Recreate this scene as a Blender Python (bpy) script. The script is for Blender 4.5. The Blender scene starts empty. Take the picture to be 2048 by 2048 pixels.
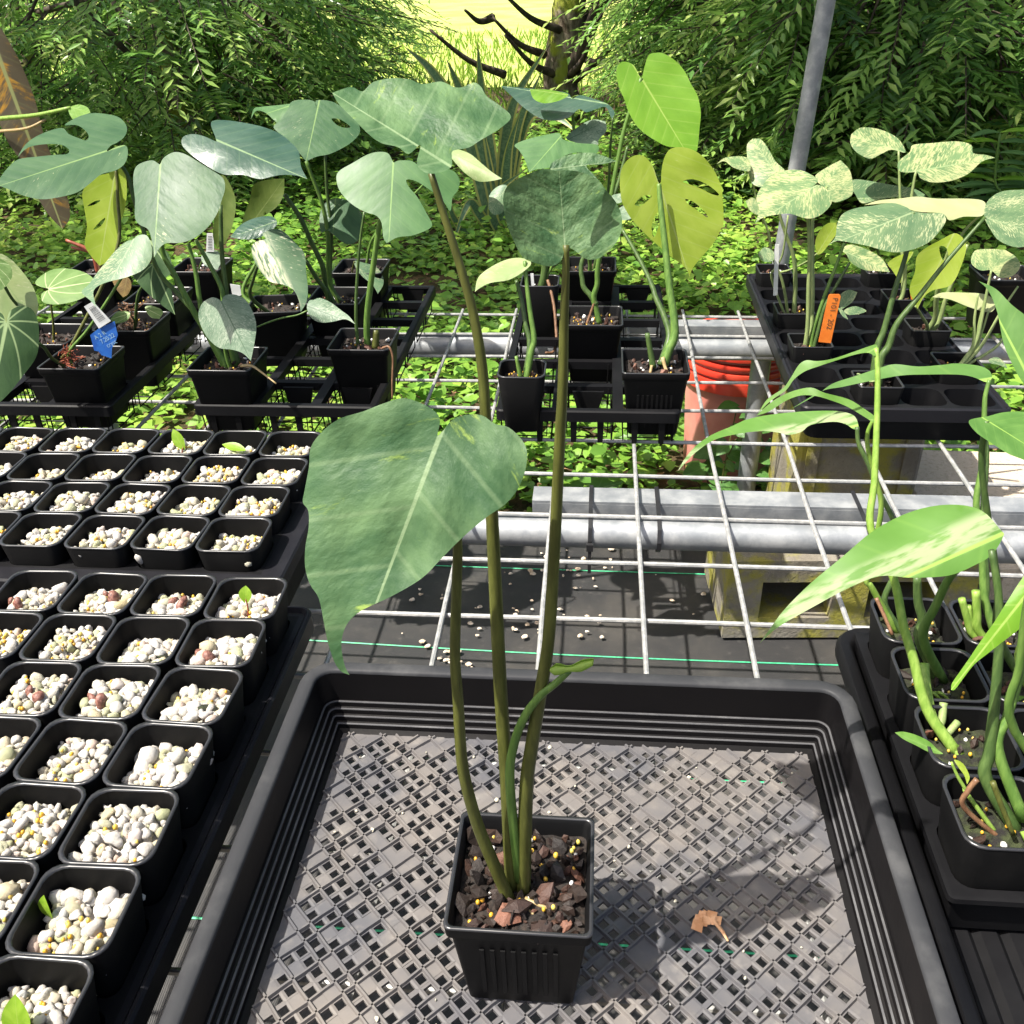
import bpy, bmesh, math, random
import numpy as np
from mathutils import Vector, Matrix, geometry
rnd = random.Random(7)
nrng = np.random.default_rng(11)
scene = bpy.context.scene
COL = scene.collection
# ------------------------------------------------------------------ camera
BZ = 0.41                                   # bench top above the ground
CAMZ = 0.5854 + BZ
FPX = 1900.0                                # focal length in photo pixels (2048 wide)
PITCH, YAW, ROLL = math.radians(30.953), math.radians(-5.640), math.radians(-1.503)
fwd = Vector((math.sin(YAW)*math.cos(PITCH), math.cos(YAW)*math.cos(PITCH), -math.sin(PITCH)))
rgt = Vector((math.cos(YAW), -math.sin(YAW), 0)); upv = rgt.cross(fwd)
cr, sr = math.cos(ROLL), math.sin(ROLL)
RGT = rgt*cr + upv*sr; UPV = upv*cr - rgt*sr
CAM = Vector((0, 0, CAMZ))
cd = bpy.data.cameras.new('camera'); cam = bpy.data.objects.new('camera', cd); COL.objects.link(cam)
cam.matrix_world = Matrix(((RGT.x, UPV.x, -fwd.x, 0), (RGT.y, UPV.y, -fwd.y, 0), (RGT.z, UPV.z, -fwd.z, CAMZ), (0, 0, 0, 1)))
cd.sensor_width = 36; cd.sensor_height = 36; cd.sensor_fit = 'HORIZONTAL'; cd.lens = FPX/2048*36
cd.clip_start = 0.02; cd.clip_end = 500
scene.camera = cam
# ------------------------------------------------------------------ sky, sun, exposure
LD = Vector((0.46, 0.22, -0.90)).normalized()            # direction the sunlight travels
sun_el = math.asin(-LD.z); sun_az = math.atan2(-LD.x, -LD.y)
w = bpy.data.worlds.new('World'); scene.world = w; w.use_nodes = True
nt = w.node_tree; bg = nt.nodes['Background']; sky = nt.nodes.new('ShaderNodeTexSky')
sky.sky_type = 'NISHITA'; sky.sun_disc = False; sky.sun_elevation = sun_el; sky.sun_rotation = sun_az
sky.air_density = 1.0; sky.dust_density = 5.0; sky.ozone_density = 0.5
nt.links.new(sky.outputs[0], bg.inputs[0]); bg.inputs[1].default_value = 0.11
sd = bpy.data.lights.new('sun', 'SUN'); sun = bpy.data.objects.new('sun', sd); COL.objects.link(sun)
sun.rotation_euler = LD.to_track_quat('-Z', 'Y').to_euler(); sun.location = (-2, 0, 5)
sd.energy = 5.0; sd.angle = math.radians(0.53); sd.color = (1.0, 0.95, 0.86)
scene.view_settings.view_transform = 'Standard'; scene.view_settings.look = 'None'
scene.view_settings.exposure = 1.12; scene.view_settings.gamma = 1.0
scene.render.resolution_x = 1024; scene.render.resolution_y = 1024
# ------------------------------------------------------------------ pixel helpers (photo pixels, 2048 x 2048)
CR = dict(A=(0,0,.3623), B=(600,0,.3623), C=(1348,0,.3623), D=(0,500,.3623), E=(900,500,.3623), F=(560,100,.6727),
          G=(1448,500,.3106), H=(1548,1100,.2588), I=(1548,1548,.2588), K=(1100,80,.2588), T=(980,560,.2174),
          S=(480,520,.2174), V=(1600,950,.2319), U=(1060,900,.2588), Q=(800,1500,.2837), W=(0,0,1.0), Z=(0,0,1.06))
def px(c, p):
    o = CR[c]; return (o[0]+p[0]*o[2], o[1]+p[1]*o[2])
def ray(p):
    return fwd + RGT*((p[0]-1024)/FPX) - UPV*((p[1]-1024)/FPX)
def onh(p, h):                                # on the horizontal plane h metres above the bench
    d = ray(p); t = (h+BZ-CAMZ)/d.z; return CAM + d*t
def onY(p, Y):                                # on the vertical plane at distance Y
    d = ray(p); return CAM + d*(Y/d.y)
def proj(v):
    d = Vector(v)-CAM; z = d.dot(fwd)
    return (1024+FPX*d.dot(RGT)/z, 1024-FPX*d.dot(UPV)/z) if z > .01 else (9999, 9999)
# ------------------------------------------------------------------ mesh / object helpers
def mesh(name, verts, faces, mat=None, smooth=False, uvs=None):
    me = bpy.data.meshes.new(name); me.from_pydata([tuple(v) for v in verts], [], faces)
    if mat: me.materials.append(mat)
    if uvs is not None:
        uv = me.uv_layers.new(name='UVMap'); li = np.empty(len(me.loops), dtype=np.int32)
        me.loops.foreach_get('vertex_index', li)
        uv.data.foreach_set('uv', np.asarray(uvs, dtype=np.float32)[li].ravel())
    if smooth: me.polygons.foreach_set('use_smooth', [True]*len(me.polygons))
    me.update(); return me
def link(name, me, parent=None, loc=None, rot=None, scale=None):
    o = bpy.data.objects.new(name, me); COL.objects.link(o)
    if parent is not None:
        o.parent = parent
        base = wloc(parent)
        o.location = (Vector(loc) if loc is not None else Vector((0,0,0))) - base
    elif loc is not None: o.location = loc
    if rot is not None: o.rotation_euler = rot
    if scale is not None: o.scale = scale if hasattr(scale, '__len__') else (scale,)*3
    return o
def wloc(o):
    v = Vector((0,0,0))
    while o is not None: v = v + o.location; o = o.parent
    return v
def tag(o, label=None, cat=None, group=None, kind=None):
    if label: o['label'] = label
    if cat: o['category'] = cat
    if group: o['group'] = group
    if kind: o['kind'] = kind
    return o
def thing(name, label, cat, loc, group=None):
    o = bpy.data.objects.new(name, None); COL.objects.link(o); o.location = loc; o.empty_display_size = .05
    return tag(o, label, cat, group)
class MB:                                       # collects shapes into one mesh
    def __init__(s): s.v = []; s.f = []
    def add(s, v, f):
        b = len(s.v); s.v += [tuple(x) for x in v]; s.f += [tuple(i+b for i in q) for q in f]; return s
    def box(s, a, b):
        x0,y0,z0 = a; x1,y1,z1 = b
        return s.add([(x0,y0,z0),(x1,y0,z0),(x1,y1,z0),(x0,y1,z0),(x0,y0,z1),(x1,y0,z1),(x1,y1,z1),(x0,y1,z1)],
                     [(0,3,2,1),(4,5,6,7),(0,1,5,4),(1,2,6,5),(2,3,7,6),(3,0,4,7)])
    def tube(s, pts, rad, n=8, cap=True):
        pts = [Vector(p) for p in pts]; m = len(pts)
        if not hasattr(rad, '__len__'): rad = [rad]*m
        b = len(s.v); ref = None
        for i, p in enumerate(pts):
            t = (pts[min(i+1,m-1)]-pts[max(i-1,0)]).normalized()
            if ref is None: ref = Vector((0,0,1)) if abs(t.z) < .9 else Vector((1,0,0))
            a = (ref - t*ref.dot(t)).normalized(); c = t.cross(a); ref = a
            for k in range(n):
                q = 2*math.pi*k/n; s.v.append(tuple(p + (a*math.cos(q)+c*math.sin(q))*rad[i]))
        for i in range(m-1):
            for k in range(n):
                s.f.append((b+i*n+k, b+i*n+(k+1)%n, b+(i+1)*n+(k+1)%n, b+(i+1)*n+k))
        if cap:
            s.f.append(tuple(b+k for k in reversed(range(n)))); s.f.append(tuple(b+(m-1)*n+k for k in range(n)))
        return s
    def lathe(s, prof, c, n=32):
        b = len(s.v)
        for r, z in prof:
            for k in range(n):
                q = 2*math.pi*k/n; s.v.append((c[0]+r*math.cos(q), c[1]+r*math.sin(q), c[2]+z))
        for i in range(len(prof)-1):
            for k in range(n): s.f.append((b+i*n+k, b+i*n+(k+1)%n, b+(i+1)*n+(k+1)%n, b+(i+1)*n+k))
        return s
    def rings(s, rings, closed=True):            # loft a list of equal-length rings
        n = len(rings[0]); b = len(s.v)
        for r in rings: s.v += [tuple(p) for p in r]
        for i in range(len(rings)-1):
            for k in range(n): s.f.append((b+i*n+k, b+i*n+(k+1)%n, b+(i+1)*n+(k+1)%n, b+(i+1)*n+k))
        return s
    def me(s, name, mat, smooth=False): return mesh(name, s.v, s.f, mat, smooth)
    def obj(s, name, mat, parent=None, smooth=False): return link(name, s.me(name, mat, smooth), parent, loc=(0,0,0) if parent is not None else None)
def autosm(o, ang=35):
    me = o.data if hasattr(o, 'data') else o
    me.polygons.foreach_set('use_smooth', [True]*len(me.polygons)); me.set_sharp_from_angle(angle=math.radians(ang)); return o
def rrect(cx, cy, hx, hy, r, z, n=4):            # rounded rectangle ring
    out = []
    for sx, sy, a0 in ((1,1,0),(-1,1,90),(-1,-1,180),(1,-1,270)):
        for k in range(n+1):
            a = math.radians(a0+90*k/n); out.append((cx+sx*(hx-r)+r*math.cos(a), cy+sy*(hy-r)+r*math.sin(a), z))
    return out
def smooth_path(pts, sub=5):
    P = [Vector(p) for p in pts]; P = [P[0]*2-P[1]]+P+[P[-1]*2-P[-2]]; out = []
    for i in range(1, len(P)-2):
        for k in range(sub):
            t = k/sub; a,b,c,d = P[i-1],P[i],P[i+1],P[i+2]
            out.append(.5*((2*b)+(c-a)*t+(2*a-5*b+4*c-d)*t*t+(3*b-a-3*c+d)*t**3))
    return out+[P[-2]]
# ------------------------------------------------------------------ materials
class NB:
    def __init__(s, name):
        s.m = bpy.data.materials.new(name); s.m.use_nodes = True; s.t = s.m.node_tree; s.t.nodes.clear()
        s.out = s.n('ShaderNodeOutputMaterial')
    def n(s, t, **k):
        x = s.t.nodes.new(t)
        for a, b in k.items(): setattr(x, a, b)
        return x
    def l(s, a, b): s.t.links.new(a, b)
    def put(s, sock, v):
        if isinstance(v, bpy.types.NodeSocket): s.l(v, sock)
        elif v is not None:
            if hasattr(v, '__len__') and len(v) == 3 and sock.type == 'RGBA': v = (*v, 1)
            sock.default_value = v
    def math(s, op, a, b=None, c=None, clamp=False):
        x = s.n('ShaderNodeMath', operation=op, use_clamp=clamp); s.put(x.inputs[0], a); s.put(x.inputs[1], b)
        if c is not None: s.put(x.inputs[2], c)
        return x.outputs[0]
    def mix(s, f, a, b, mode='MIX'):
        x = s.n('ShaderNodeMix', data_type='RGBA', blend_type=mode); s.put(x.inputs[0], f); s.put(x.inputs[6], a); s.put(x.inputs[7], b)
        return x.outputs[2]
    def noise(s, co, scale, det=3, rough=.55, dist=0, out='Fac'):
        x = s.n('ShaderNodeTexNoise'); x.inputs['Scale'].default_value = scale; x.inputs['Detail'].default_value = det
        x.inputs['Roughness'].default_value = rough; x.inputs['Distortion'].default_value = dist
        if co is not None: s.l(co, x.inputs['Vector'])
        return x.outputs[out]
    def step(s, v, a, b):                       # smooth step from a to b
        x = s.n('ShaderNodeMapRange', interpolation_type='SMOOTHSTEP'); s.put(x.inputs[0], v)
        x.inputs[1].default_value = a; x.inputs[2].default_value = b; return x.outputs[0]
    def ramp(s, f, stops):
        x = s.n('ShaderNodeValToRGB'); s.put(x.inputs[0], f); e = x.color_ramp.elements
        while len(e) > 1: e.remove(e[-1])
        e[0].position = stops[0][0]; e[0].color = (*stops[0][1], 1)
        for p, c in stops[1:]: q = e.new(p); q.color = (*c, 1)
        return x.outputs[0]
    def co(s, out='Object'): return s.n('ShaderNodeTexCoord').outputs[out]
    def gpos(s): return s.n('ShaderNodeNewGeometry').outputs['Position']
    def vmul(s, v, k):
        x = s.n('ShaderNodeVectorMath', operation='MULTIPLY'); s.put(x.inputs[0], v); x.inputs[1].default_value = k; return x.outputs[0]
    def comb(s, x, y, z=0.0):
        c = s.n('ShaderNodeCombineXYZ'); s.put(c.inputs[0], x); s.put(c.inputs[1], y); s.put(c.inputs[2], z); return c.outputs[0]
    def sep(s, v):
        c = s.n('ShaderNodeSeparateXYZ'); s.l(v, c.inputs[0]); return c.outputs
    def bump(s, h, st, dist):
        b = s.n('ShaderNodeBump'); b.inputs['Strength'].default_value = st; b.inputs['Distance'].default_value = dist; s.l(h, b.inputs['Height']); return b.outputs[0]
    def pbr(s, col, rough, normal=None, metal=0.0, spec=.5, coat=0.0):
        p = s.n('ShaderNodeBsdfPrincipled'); s.put(p.inputs['Base Color'], col); s.put(p.inputs['Roughness'], rough)
        p.inputs['Metallic'].default_value = metal; p.inputs['Specular IOR Level'].default_value = spec; p.inputs['Coat Weight'].default_value = coat
        if normal is not None: s.l(normal, p.inputs['Normal'])
        return p.outputs[0]
    def done(s, sh): s.l(sh, s.out.inputs[0]); return s.m
def orand(b): return b.n('ShaderNodeObjectInfo').outputs['Random']
def simple(name, c1, c2, scale, rough=.6, bump=0, bscale=None, metal=0.0, spec=.5, world=False, rough2=None):
    b = NB(name); co = b.gpos() if world else b.co(); f = b.noise(co, scale, 4)
    col = b.mix(b.step(f, .35, .65), c1, c2)
    nm = b.bump(b.noise(co, bscale or scale*3, 4), .6, bump) if bump else None
    r = rough
    if rough2 is not None:
        r = b.math('MULTIPLY_ADD', f, rough2-rough, rough)
    return b.done(b.pbr(col, r, nm, metal, spec))
def leaf_mat(name, dark, light, vein, var=None, vamt=.5, vscale=7.0, trans=.3, tcol=None, rough=.36, veins=7.0, vstr=.5, mid=.011, quilt=.0015, ang=.85, blotch=3.0, stripe=None, spec=.32, radial=0):
    b = NB(name); uv = b.sep(b.n('ShaderNodeUVMap', uv_map='UVMap').outputs[0])
    u = uv[0]; v = uv[1]; av = b.math('ABSOLUTE', v)
    rn = orand(b)
    ph = b.math('SUBTRACT', u, b.math('MULTIPLY', av, ang))
    seed = b.math('MULTIPLY', rn, 37.0)
    c2 = b.comb(b.math('MULTIPLY_ADD', ph, 1.0, seed), v, rn)
    f = b.noise(c2, blotch, 4, .6)
    col = b.mix(b.step(f, .3, .7), dark, light)
    sgn = b.math('SIGN', v)
    fr = b.math('FRACT', b.math('MULTIPLY_ADD', ph, veins, b.math('MULTIPLY_ADD', sgn, .12, 10.0)))
    dv = b.math('ABSOLUTE', b.math('SUBTRACT', fr, .5))                 # 0 on a side vein
    if radial:                                                          # main veins fan out from the petiole
        an = b.math('ARCTAN2', v, b.math('ADD', u, .02)); bend = b.math('MULTIPLY', b.math('SQRT', b.math('ADD', b.math('MULTIPLY', u, u), b.math('MULTIPLY', v, v))), .55)
        fr = b.math('FRACT', b.math('MULTIPLY_ADD', b.math('ABSOLUTE', an), radial, b.math('ADD', bend, .5))); dv = b.math('ABSOLUTE', b.math('SUBTRACT', fr, .5))
        rad_ = b.math('SQRT', b.math('ADD', b.math('MULTIPLY', u, u), b.math('MULTIPLY', v, v)))
        side = b.math('SUBTRACT', 1.0, b.step(b.math('MULTIPLY', dv, rad_), .006, .022))
    else: side = b.math('SUBTRACT', 1.0, b.step(dv, .012, .07))
    m = b.math('SUBTRACT', 1.0, b.step(b.math('DIVIDE', av, b.math('SUBTRACT', 1.35, u)), mid*.45, mid))
    if var is not None:
        sc = b.comb(b.math('MULTIPLY_ADD', ph, vscale*2.6, seed), b.math('MULTIPLY', v, vscale*.8), rn)
        n1 = b.noise(sc, 2.6, 6, .72, .4); n2 = b.noise(c2, 2.2, 2)
        n = b.math('ADD', b.math('MULTIPLY', n1, .75), b.math('MULTIPLY', n2, .35))
        t = 0.86-vamt*.62
        col = b.mix(b.step(n, t-.035, t+.05), col, var)
    if stripe is not None:
        sm = b.math('SUBTRACT', 1.0, b.step(b.math('ABSOLUTE', b.math('SUBTRACT', v, stripe[1])), stripe[2]*.4, stripe[2]))
        sm = b.math('MULTIPLY', sm, b.step(b.noise(b.comb(b.math('MULTIPLY', u, 3.0), b.math('MULTIPLY', v, 14.0), rn), 2.0, 4), .38, .55))
        col = b.mix(sm, col, stripe[0])
    col = b.mix(b.math('MULTIPLY', side, vstr), col, vein)
    col = b.mix(b.math('MULTIPLY', m, .9), col, vein)
    hgt = b.math('ADD', b.math('MULTIPLY', b.math('COSINE', b.math('MULTIPLY', dv, 6.2832)), -.13), b.math('ADD', b.math('MULTIPLY', b.noise(c2, 26, 3), .5), b.math('MULTIPLY', b.noise(c2, 5, 2), 1.6)))
    nm = b.bump(hgt, .45, quilt*.32)
    rr = b.math('MULTIPLY_ADD', f, .22, rough-.08)
    p = b.pbr(col, rr, nm, 0, spec)
    tr = b.n('ShaderNodeBsdfTranslucent'); b.l(b.mix(.55, col, tcol or light, 'MIX'), tr.inputs[0])
    mx = b.n('ShaderNodeMixShader'); mx.inputs[0].default_value = trans; b.l(p, mx.inputs[1]); b.l(tr.outputs[0], mx.inputs[2])
    return b.done(mx.outputs[0])
def foliage_mat(name, cols, trans=.35, rough=.4):
    b = NB(name); at = b.n('ShaderNodeAttribute', attribute_name='rnd'); f = at.outputs['Fac']
    col = b.ramp(f, [(i/(len(cols)-1), c) for i, c in enumerate(cols)])
    p = b.pbr(col, rough, None, 0, .4); tr = b.n('ShaderNodeBsdfTranslucent'); b.l(b.mix(.5, col, (.15,.32,.05)), tr.inputs[0])
    mx = b.n('ShaderNodeMixShader'); mx.inputs[0].default_value = trans; b.l(p, mx.inputs[1]); b.l(tr.outputs[0], mx.inputs[2])
    return b.done(mx.outputs[0])
def plastic(name, c, dust, rough=.32, amt=.35, scale=14):
    b = NB(name); co = b.gpos(); n = b.noise(co, scale, 5, .65)
    col = b.mix(b.math('MULTIPLY', b.step(n, .45, .8), amt), c, dust)
    nm = b.bump(b.noise(co, 260, 3), .12, .0006)
    return b.done(b.pbr(col, b.math('MULTIPLY_ADD', n, .35, rough-.05), nm, 0, .16))
M = {}
M['pot'] = plastic('black pot plastic', (.0030,.0030,.0033), (.014,.013,.013), .45, .25)
M['pot2'] = plastic('black nursery pot plastic', (.0032,.0032,.0034), (.016,.015,.014), .45, .3)
M['tray'] = plastic('black tray plastic', (.0040,.0040,.0048), (.018,.018,.019), .42, .3, 9)
b = NB('dusty tray floor'); co = b.gpos(); n = b.noise(co, 9, 5, .6); n2 = b.noise(co, 70, 4)
c = b.mix(b.step(n, .35, .68), (.075,.075,.083), (.145,.13,.118)); c = b.mix(b.math('MULTIPLY', b.step(n2, .5, .75), .5), c, (.19,.175,.16))
M['trayfloor'] = b.done(b.pbr(c, .6, b.bump(n2, .3, .0008), 0, .35))
M['rim'] = NB('pot rim plastic'); M['rim'] = M['rim'].done(M['rim'].pbr((.020,.020,.022), .30, None, 0, .55))  # paler than the pot wall: rim highlight put into the base colour
M['trayedge'] = plastic('glossy tray edge', (.010,.010,.0125), (.04,.04,.045), .32, .4, 14)
M['ledge'] = plastic('ledge edge glint', (.07,.07,.074), (.16,.16,.16), .42, .6, 30)  # pale grey that stands in for sun glint on the step edges
M['trayrim'] = plastic('scuffed tray rim plastic', (.030,.031,.034), (.10,.10,.10), .40, .5, 20)
M['traywall'] = plastic('tray wall plastic', (.0042,.0038,.0042), (.020,.017,.016), .36, .3, 6)
b = NB('galvanised steel'); co = b.gpos(); n = b.noise(co, 30, 5, .65); n2 = b.noise(b.vmul(co, (12,140,140)), 1.0, 3)
c = b.mix(b.step(n, .35, .7), (.22,.235,.25), (.36,.37,.375)); c = b.mix(b.math('MULTIPLY', b.step(n2, .55, .75), .35), c, (.24,.25,.27))
M['galv'] = b.done(b.pbr(c, b.math('MULTIPLY_ADD', n, .3, .38), b.bump(n, .2, .001), .45, .4))
b = NB('galvanised wire'); co = b.gpos(); n = b.noise(co, 90, 4, .7)
c = b.mix(b.step(n, .4, .7), (.27,.275,.27), (.44,.43,.41)); M['wire'] = b.done(b.pbr(c, .5, b.bump(n, .5, .0008), .35, .5))
M['tie'] = simple('black nylon', (.012,.012,.013), (.02,.02,.022), 40, .4)
b = NB('pumice'); rn = orand(b); co = b.co(); n = b.noise(co, 3.2, 5, .7)
c = b.ramp(rn, [(0,(.47,.44,.40)),(.35,(.52,.50,.47)),(.5,(.45,.42,.33)),(.64,(.36,.38,.22)),(.74,(.50,.38,.32)),(.84,(.52,.515,.505)),(1,(.42,.35,.20))])
c = b.mix(b.math('MULTIPLY', b.step(n, .48, .72), .45), c, (.36,.33,.24)); M['pumice'] = b.done(b.pbr(c, .85, b.bump(b.noise(co, 7, 5, .7), .8, .0012), 0, .2))
b = NB('fertiliser bead'); rn = orand(b); c = b.ramp(rn, [(0,(.48,.25,.02)),(.5,(.55,.33,.03)),(.8,(.50,.42,.10)),(1,(.42,.20,.015))]); M['bead'] = b.done(b.pbr(c, .35, None, 0, .5))
b = NB('bark chip'); rn = orand(b); co = b.co(); n = b.noise(co, 2.5, 5, .7)
c = b.ramp(rn, [(0,(.010,.007,.006)),(.35,(.018,.011,.008)),(.58,(.035,.018,.012)),(.70,(.10,.042,.026)),(.80,(.016,.015,.015)),(.9,(.19,.085,.055)),(1,(.025,.014,.010))])
c = b.mix(b.math('MULTIPLY', b.step(n, .5, .7), .5), c, (.012,.009,.008)); M['bark'] = b.done(b.pbr(c, .6, b.bump(n, .7, .0012), 0, .4))
M['soil'] = simple('potting mix', (.006,.0045,.0035), (.022,.014,.010), 260, .85, .002, 400, world=True)
M['mossy'] = simple('mossy soil', (.006,.005,.004), (.026,.034,.009), 120, .9, .002, 420, world=True)
M['corm'] = simple('reddish corm', (.10,.035,.025), (.26,.12,.09), 2.2, .45, .0008, 6)
M['perl'] = simple('perlite', (.70,.68,.62), (.8,.79,.77), 4, .8, .0008, 8)
# ================================================================== SETTING
def sheet(name, x0, x1, y0, y1, z, mat, nx=1, ny=1, bumpz=None):
    v = []; f = []
    for j in range(ny+1):
        for i in range(nx+1):
            x = x0+(x1-x0)*i/nx; y = y0+(y1-y0)*j/ny; v.append((x, y, z+(bumpz(x, y) if bumpz else 0)))
    for j in range(ny):
        for i in range(nx):
            a = j*(nx+1)+i; f.append((a, a+1, a+nx+2, a+nx+1))
    return tag(link(name, mesh(name, v, f, mat, True)), kind='structure')
b = NB('leafy soil'); co = b.gpos(); n = b.noise(co, 3.5, 6, .7); n2 = b.noise(co, 40, 5, .7)
c = b.mix(b.step(n, .35, .65), (.045,.03,.018), (.11,.07,.035)); c = b.mix(b.step(n2, .45, .7), c, (.03,.05,.012))
soilg = b.done(b.pbr(c, .9, b.bump(n2, .8, .02), 0, .2))
sheet('ground', -150, 150, -100, 300, -.004, soilg)
b = NB('lawn grass'); co = b.gpos(); n = b.noise(co, 1.1, 5, .6); n2 = b.noise(co, 25, 4, .7)
c = b.mix(b.step(n, .3, .7), (.36,.42,.08), (.48,.52,.18)); c = b.mix(b.math('MULTIPLY', n2, .5), c, (.22,.30,.03))
lawnm = b.done(b.pbr(c, .8, b.bump(n2, .6, .02), 0, .2))
sheet('lawn', -60, 60, 8.2, 200, .004, lawnm)
b = NB('woven weed fabric'); co = b.gpos(); s_ = b.sep(co)
wx = b.math('SINE', b.math('MULTIPLY', s_[0], 2*math.pi/.0021)); wy = b.math('SINE', b.math('MULTIPLY', s_[1], 2*math.pi/.0030))
wv = b.math('MULTIPLY', wx, wy); n = b.noise(co, 6, 5, .65); n2 = b.noise(co, 60, 4, .7)
c = b.mix(b.step(n, .4, .75), (.020,.020,.021), (.055,.050,.044)); c = b.mix(b.math('MULTIPLY', b.step(n2, .55, .8), .4), c, (.12,.11,.10))
c = b.mix(b.math('MULTIPLY', b.step(wv, .2, 1.0), .35), c, (.13,.125,.12))
fabm = b.done(b.pbr(c, .55, b.bump(wv, .5, .0006), 0, .4))
def fabz(x, y): return .004*math.sin(3*x+1.3*y)*math.sin(4*y-1.1*x)+.004
fab = sheet('weed_fabric', -2.6, 2.6, -.6, 1.60, .004, fabm, 60, 40, fabz)
green = simple('green thread', (.02,.30,.13), (.04,.42,.2), 200, .5)
for y in (1.437, 1.203, .945, .682, .43):
    pts = [(x, y+.004*math.sin(x*3.1+y*9)+x*-.012, .004+fabz(x, y)+.0015) for x in np.linspace(-2.5, 2.5, 60)]
    m = MB()
    for i in range(len(pts)-1):
        a, c_ = pts[i], pts[i+1]; m.add([(a[0],a[1]-.0016,a[2]),(c_[0],c_[1]-.0016,c_[2]),(c_[0],c_[1]+.0016,c_[2]),(a[0],a[1]+.0016,a[2]),(a[0],a[1],a[2]+.001),(c_[0],c_[1],c_[2]+.001)], [(0,1,5,4),(4,5,2,3)])
    m.obj('stripe', green, fab)
# ------------------------------------------------------------------ wire bench
bench = thing('wire_bench', 'galvanised wire mesh bench top on steel pipe rails above black ground fabric', 'bench', (0, .98, 0))
X0, Y0, CELL = -.2508, .7757, .1016
WR = .0027
for k in range(-9, 11):
    x = X0+k*CELL; j = rnd.uniform(-.002, .002)
    pts = [(x+j*math.sin(t*1.7), .05+t*(1.708-.05)/9, BZ-WR+.0015*math.sin(t*1.3+k)) for t in range(10)]
    autosm(MB().tube(pts, WR, 8).obj('wire', M['wire'], bench))
for j in range(-6, 10):
    y = Y0+j*CELL
    pts = [(-1.2+t*2.5/12, y+rnd.uniform(-.0012,.0012), BZ-3*WR+.0004+.0012*math.sin(t*1.1+j)) for t in range(13)]
    autosm(MB().tube(pts, WR, 8).obj('wire', M['wire'], bench))
zr = BZ-4*WR
def rail(y, r, x0, x1):
    return autosm(MB().tube([(x0,y,zr-r),(x0+.01,y,zr-r),(x1-.01,y,zr-r),(x1,y,zr-r)], r, 24).obj('rail', M['galv'], bench), 50)
def channel(y, x0, x1):
    m = MB(); m.box((x0,y-.018,zr-.004),(x1,y+.018,zr-.001)).box((x0,y-.0185,zr-.03),(x1,y-.0155,zr-.0045)).box((x0,y+.0155,zr-.03),(x1,y+.0185,zr-.0045))
    return m.obj('channel', M['galv'], bench)
yn = onh((1274,1066), -.028).y; yf = onh((1300,692), -.028).y
rail(yn, .0185, -1.2, .335); rail(yn-.002, .0205, .3352, 1.25); channel(yn+.062, -.075, 1.25)
rail(yf, .0205, -1.2, 1.25); channel(yf+.075, -.12, .56)
for xx, hx in ((px('U',(465,600))[0], 0), (px('U',(992,590))[0], 1), (1725, 1)):
    p = onh((xx, 1066), -.028); x = p.x; m = MB()
    y0 = yn-.0195; y1 = yn+.082; zt = BZ+.004; zb = zr-.040
    path = [(y0-.0012,zb+.012),(y0-.002,zr-.018),(y0+.004,zr-.003),(yn,zr+.0008),(yn+.045,zr+.0012),(y1,zr+.001),(y1+.001,zr-.032),(yn+.02,zb-.002),(yn-.006,zb),(y0-.0012,zb+.012)]
    for i in range(len(path)-1):
        (ya,za),(yb,zb_) = path[i], path[i+1]
        m.add([(x-.0025,ya,za),(x+.0025,ya,za),(x+.0025,yb,zb_),(x-.0025,yb,zb_),(x-.0025,ya-.0006,za+.0008),(x+.0025,ya-.0006,za+.0008),(x+.0025,yb-.0006,zb_+.0008),(x-.0025,yb-.0006,zb_+.0008)],
              [(0,1,2,3),(4,7,6,5),(0,4,5,1),(2,6,7,3),(1,5,6,2),(3,7,4,0)])
    if hx == 0: m.box((x-.004,y0-.008,zr-.028),(x+.004,y0-.002,zr-.019)); m.box((x-.002,y0-.007,zr-.06),(x+.002,y0-.0055,zr-.0285))
    m.obj('cable_tie', M['tie'], bench)
for X_ in (onY((1512,790), yf+.03).x, -.95):
    autosm(MB().tube([(X_,yf+.02,0),(X_,yf+.02,zr-.042)], .0175, 20).obj('leg', M['galv'], bench), 50)
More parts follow.
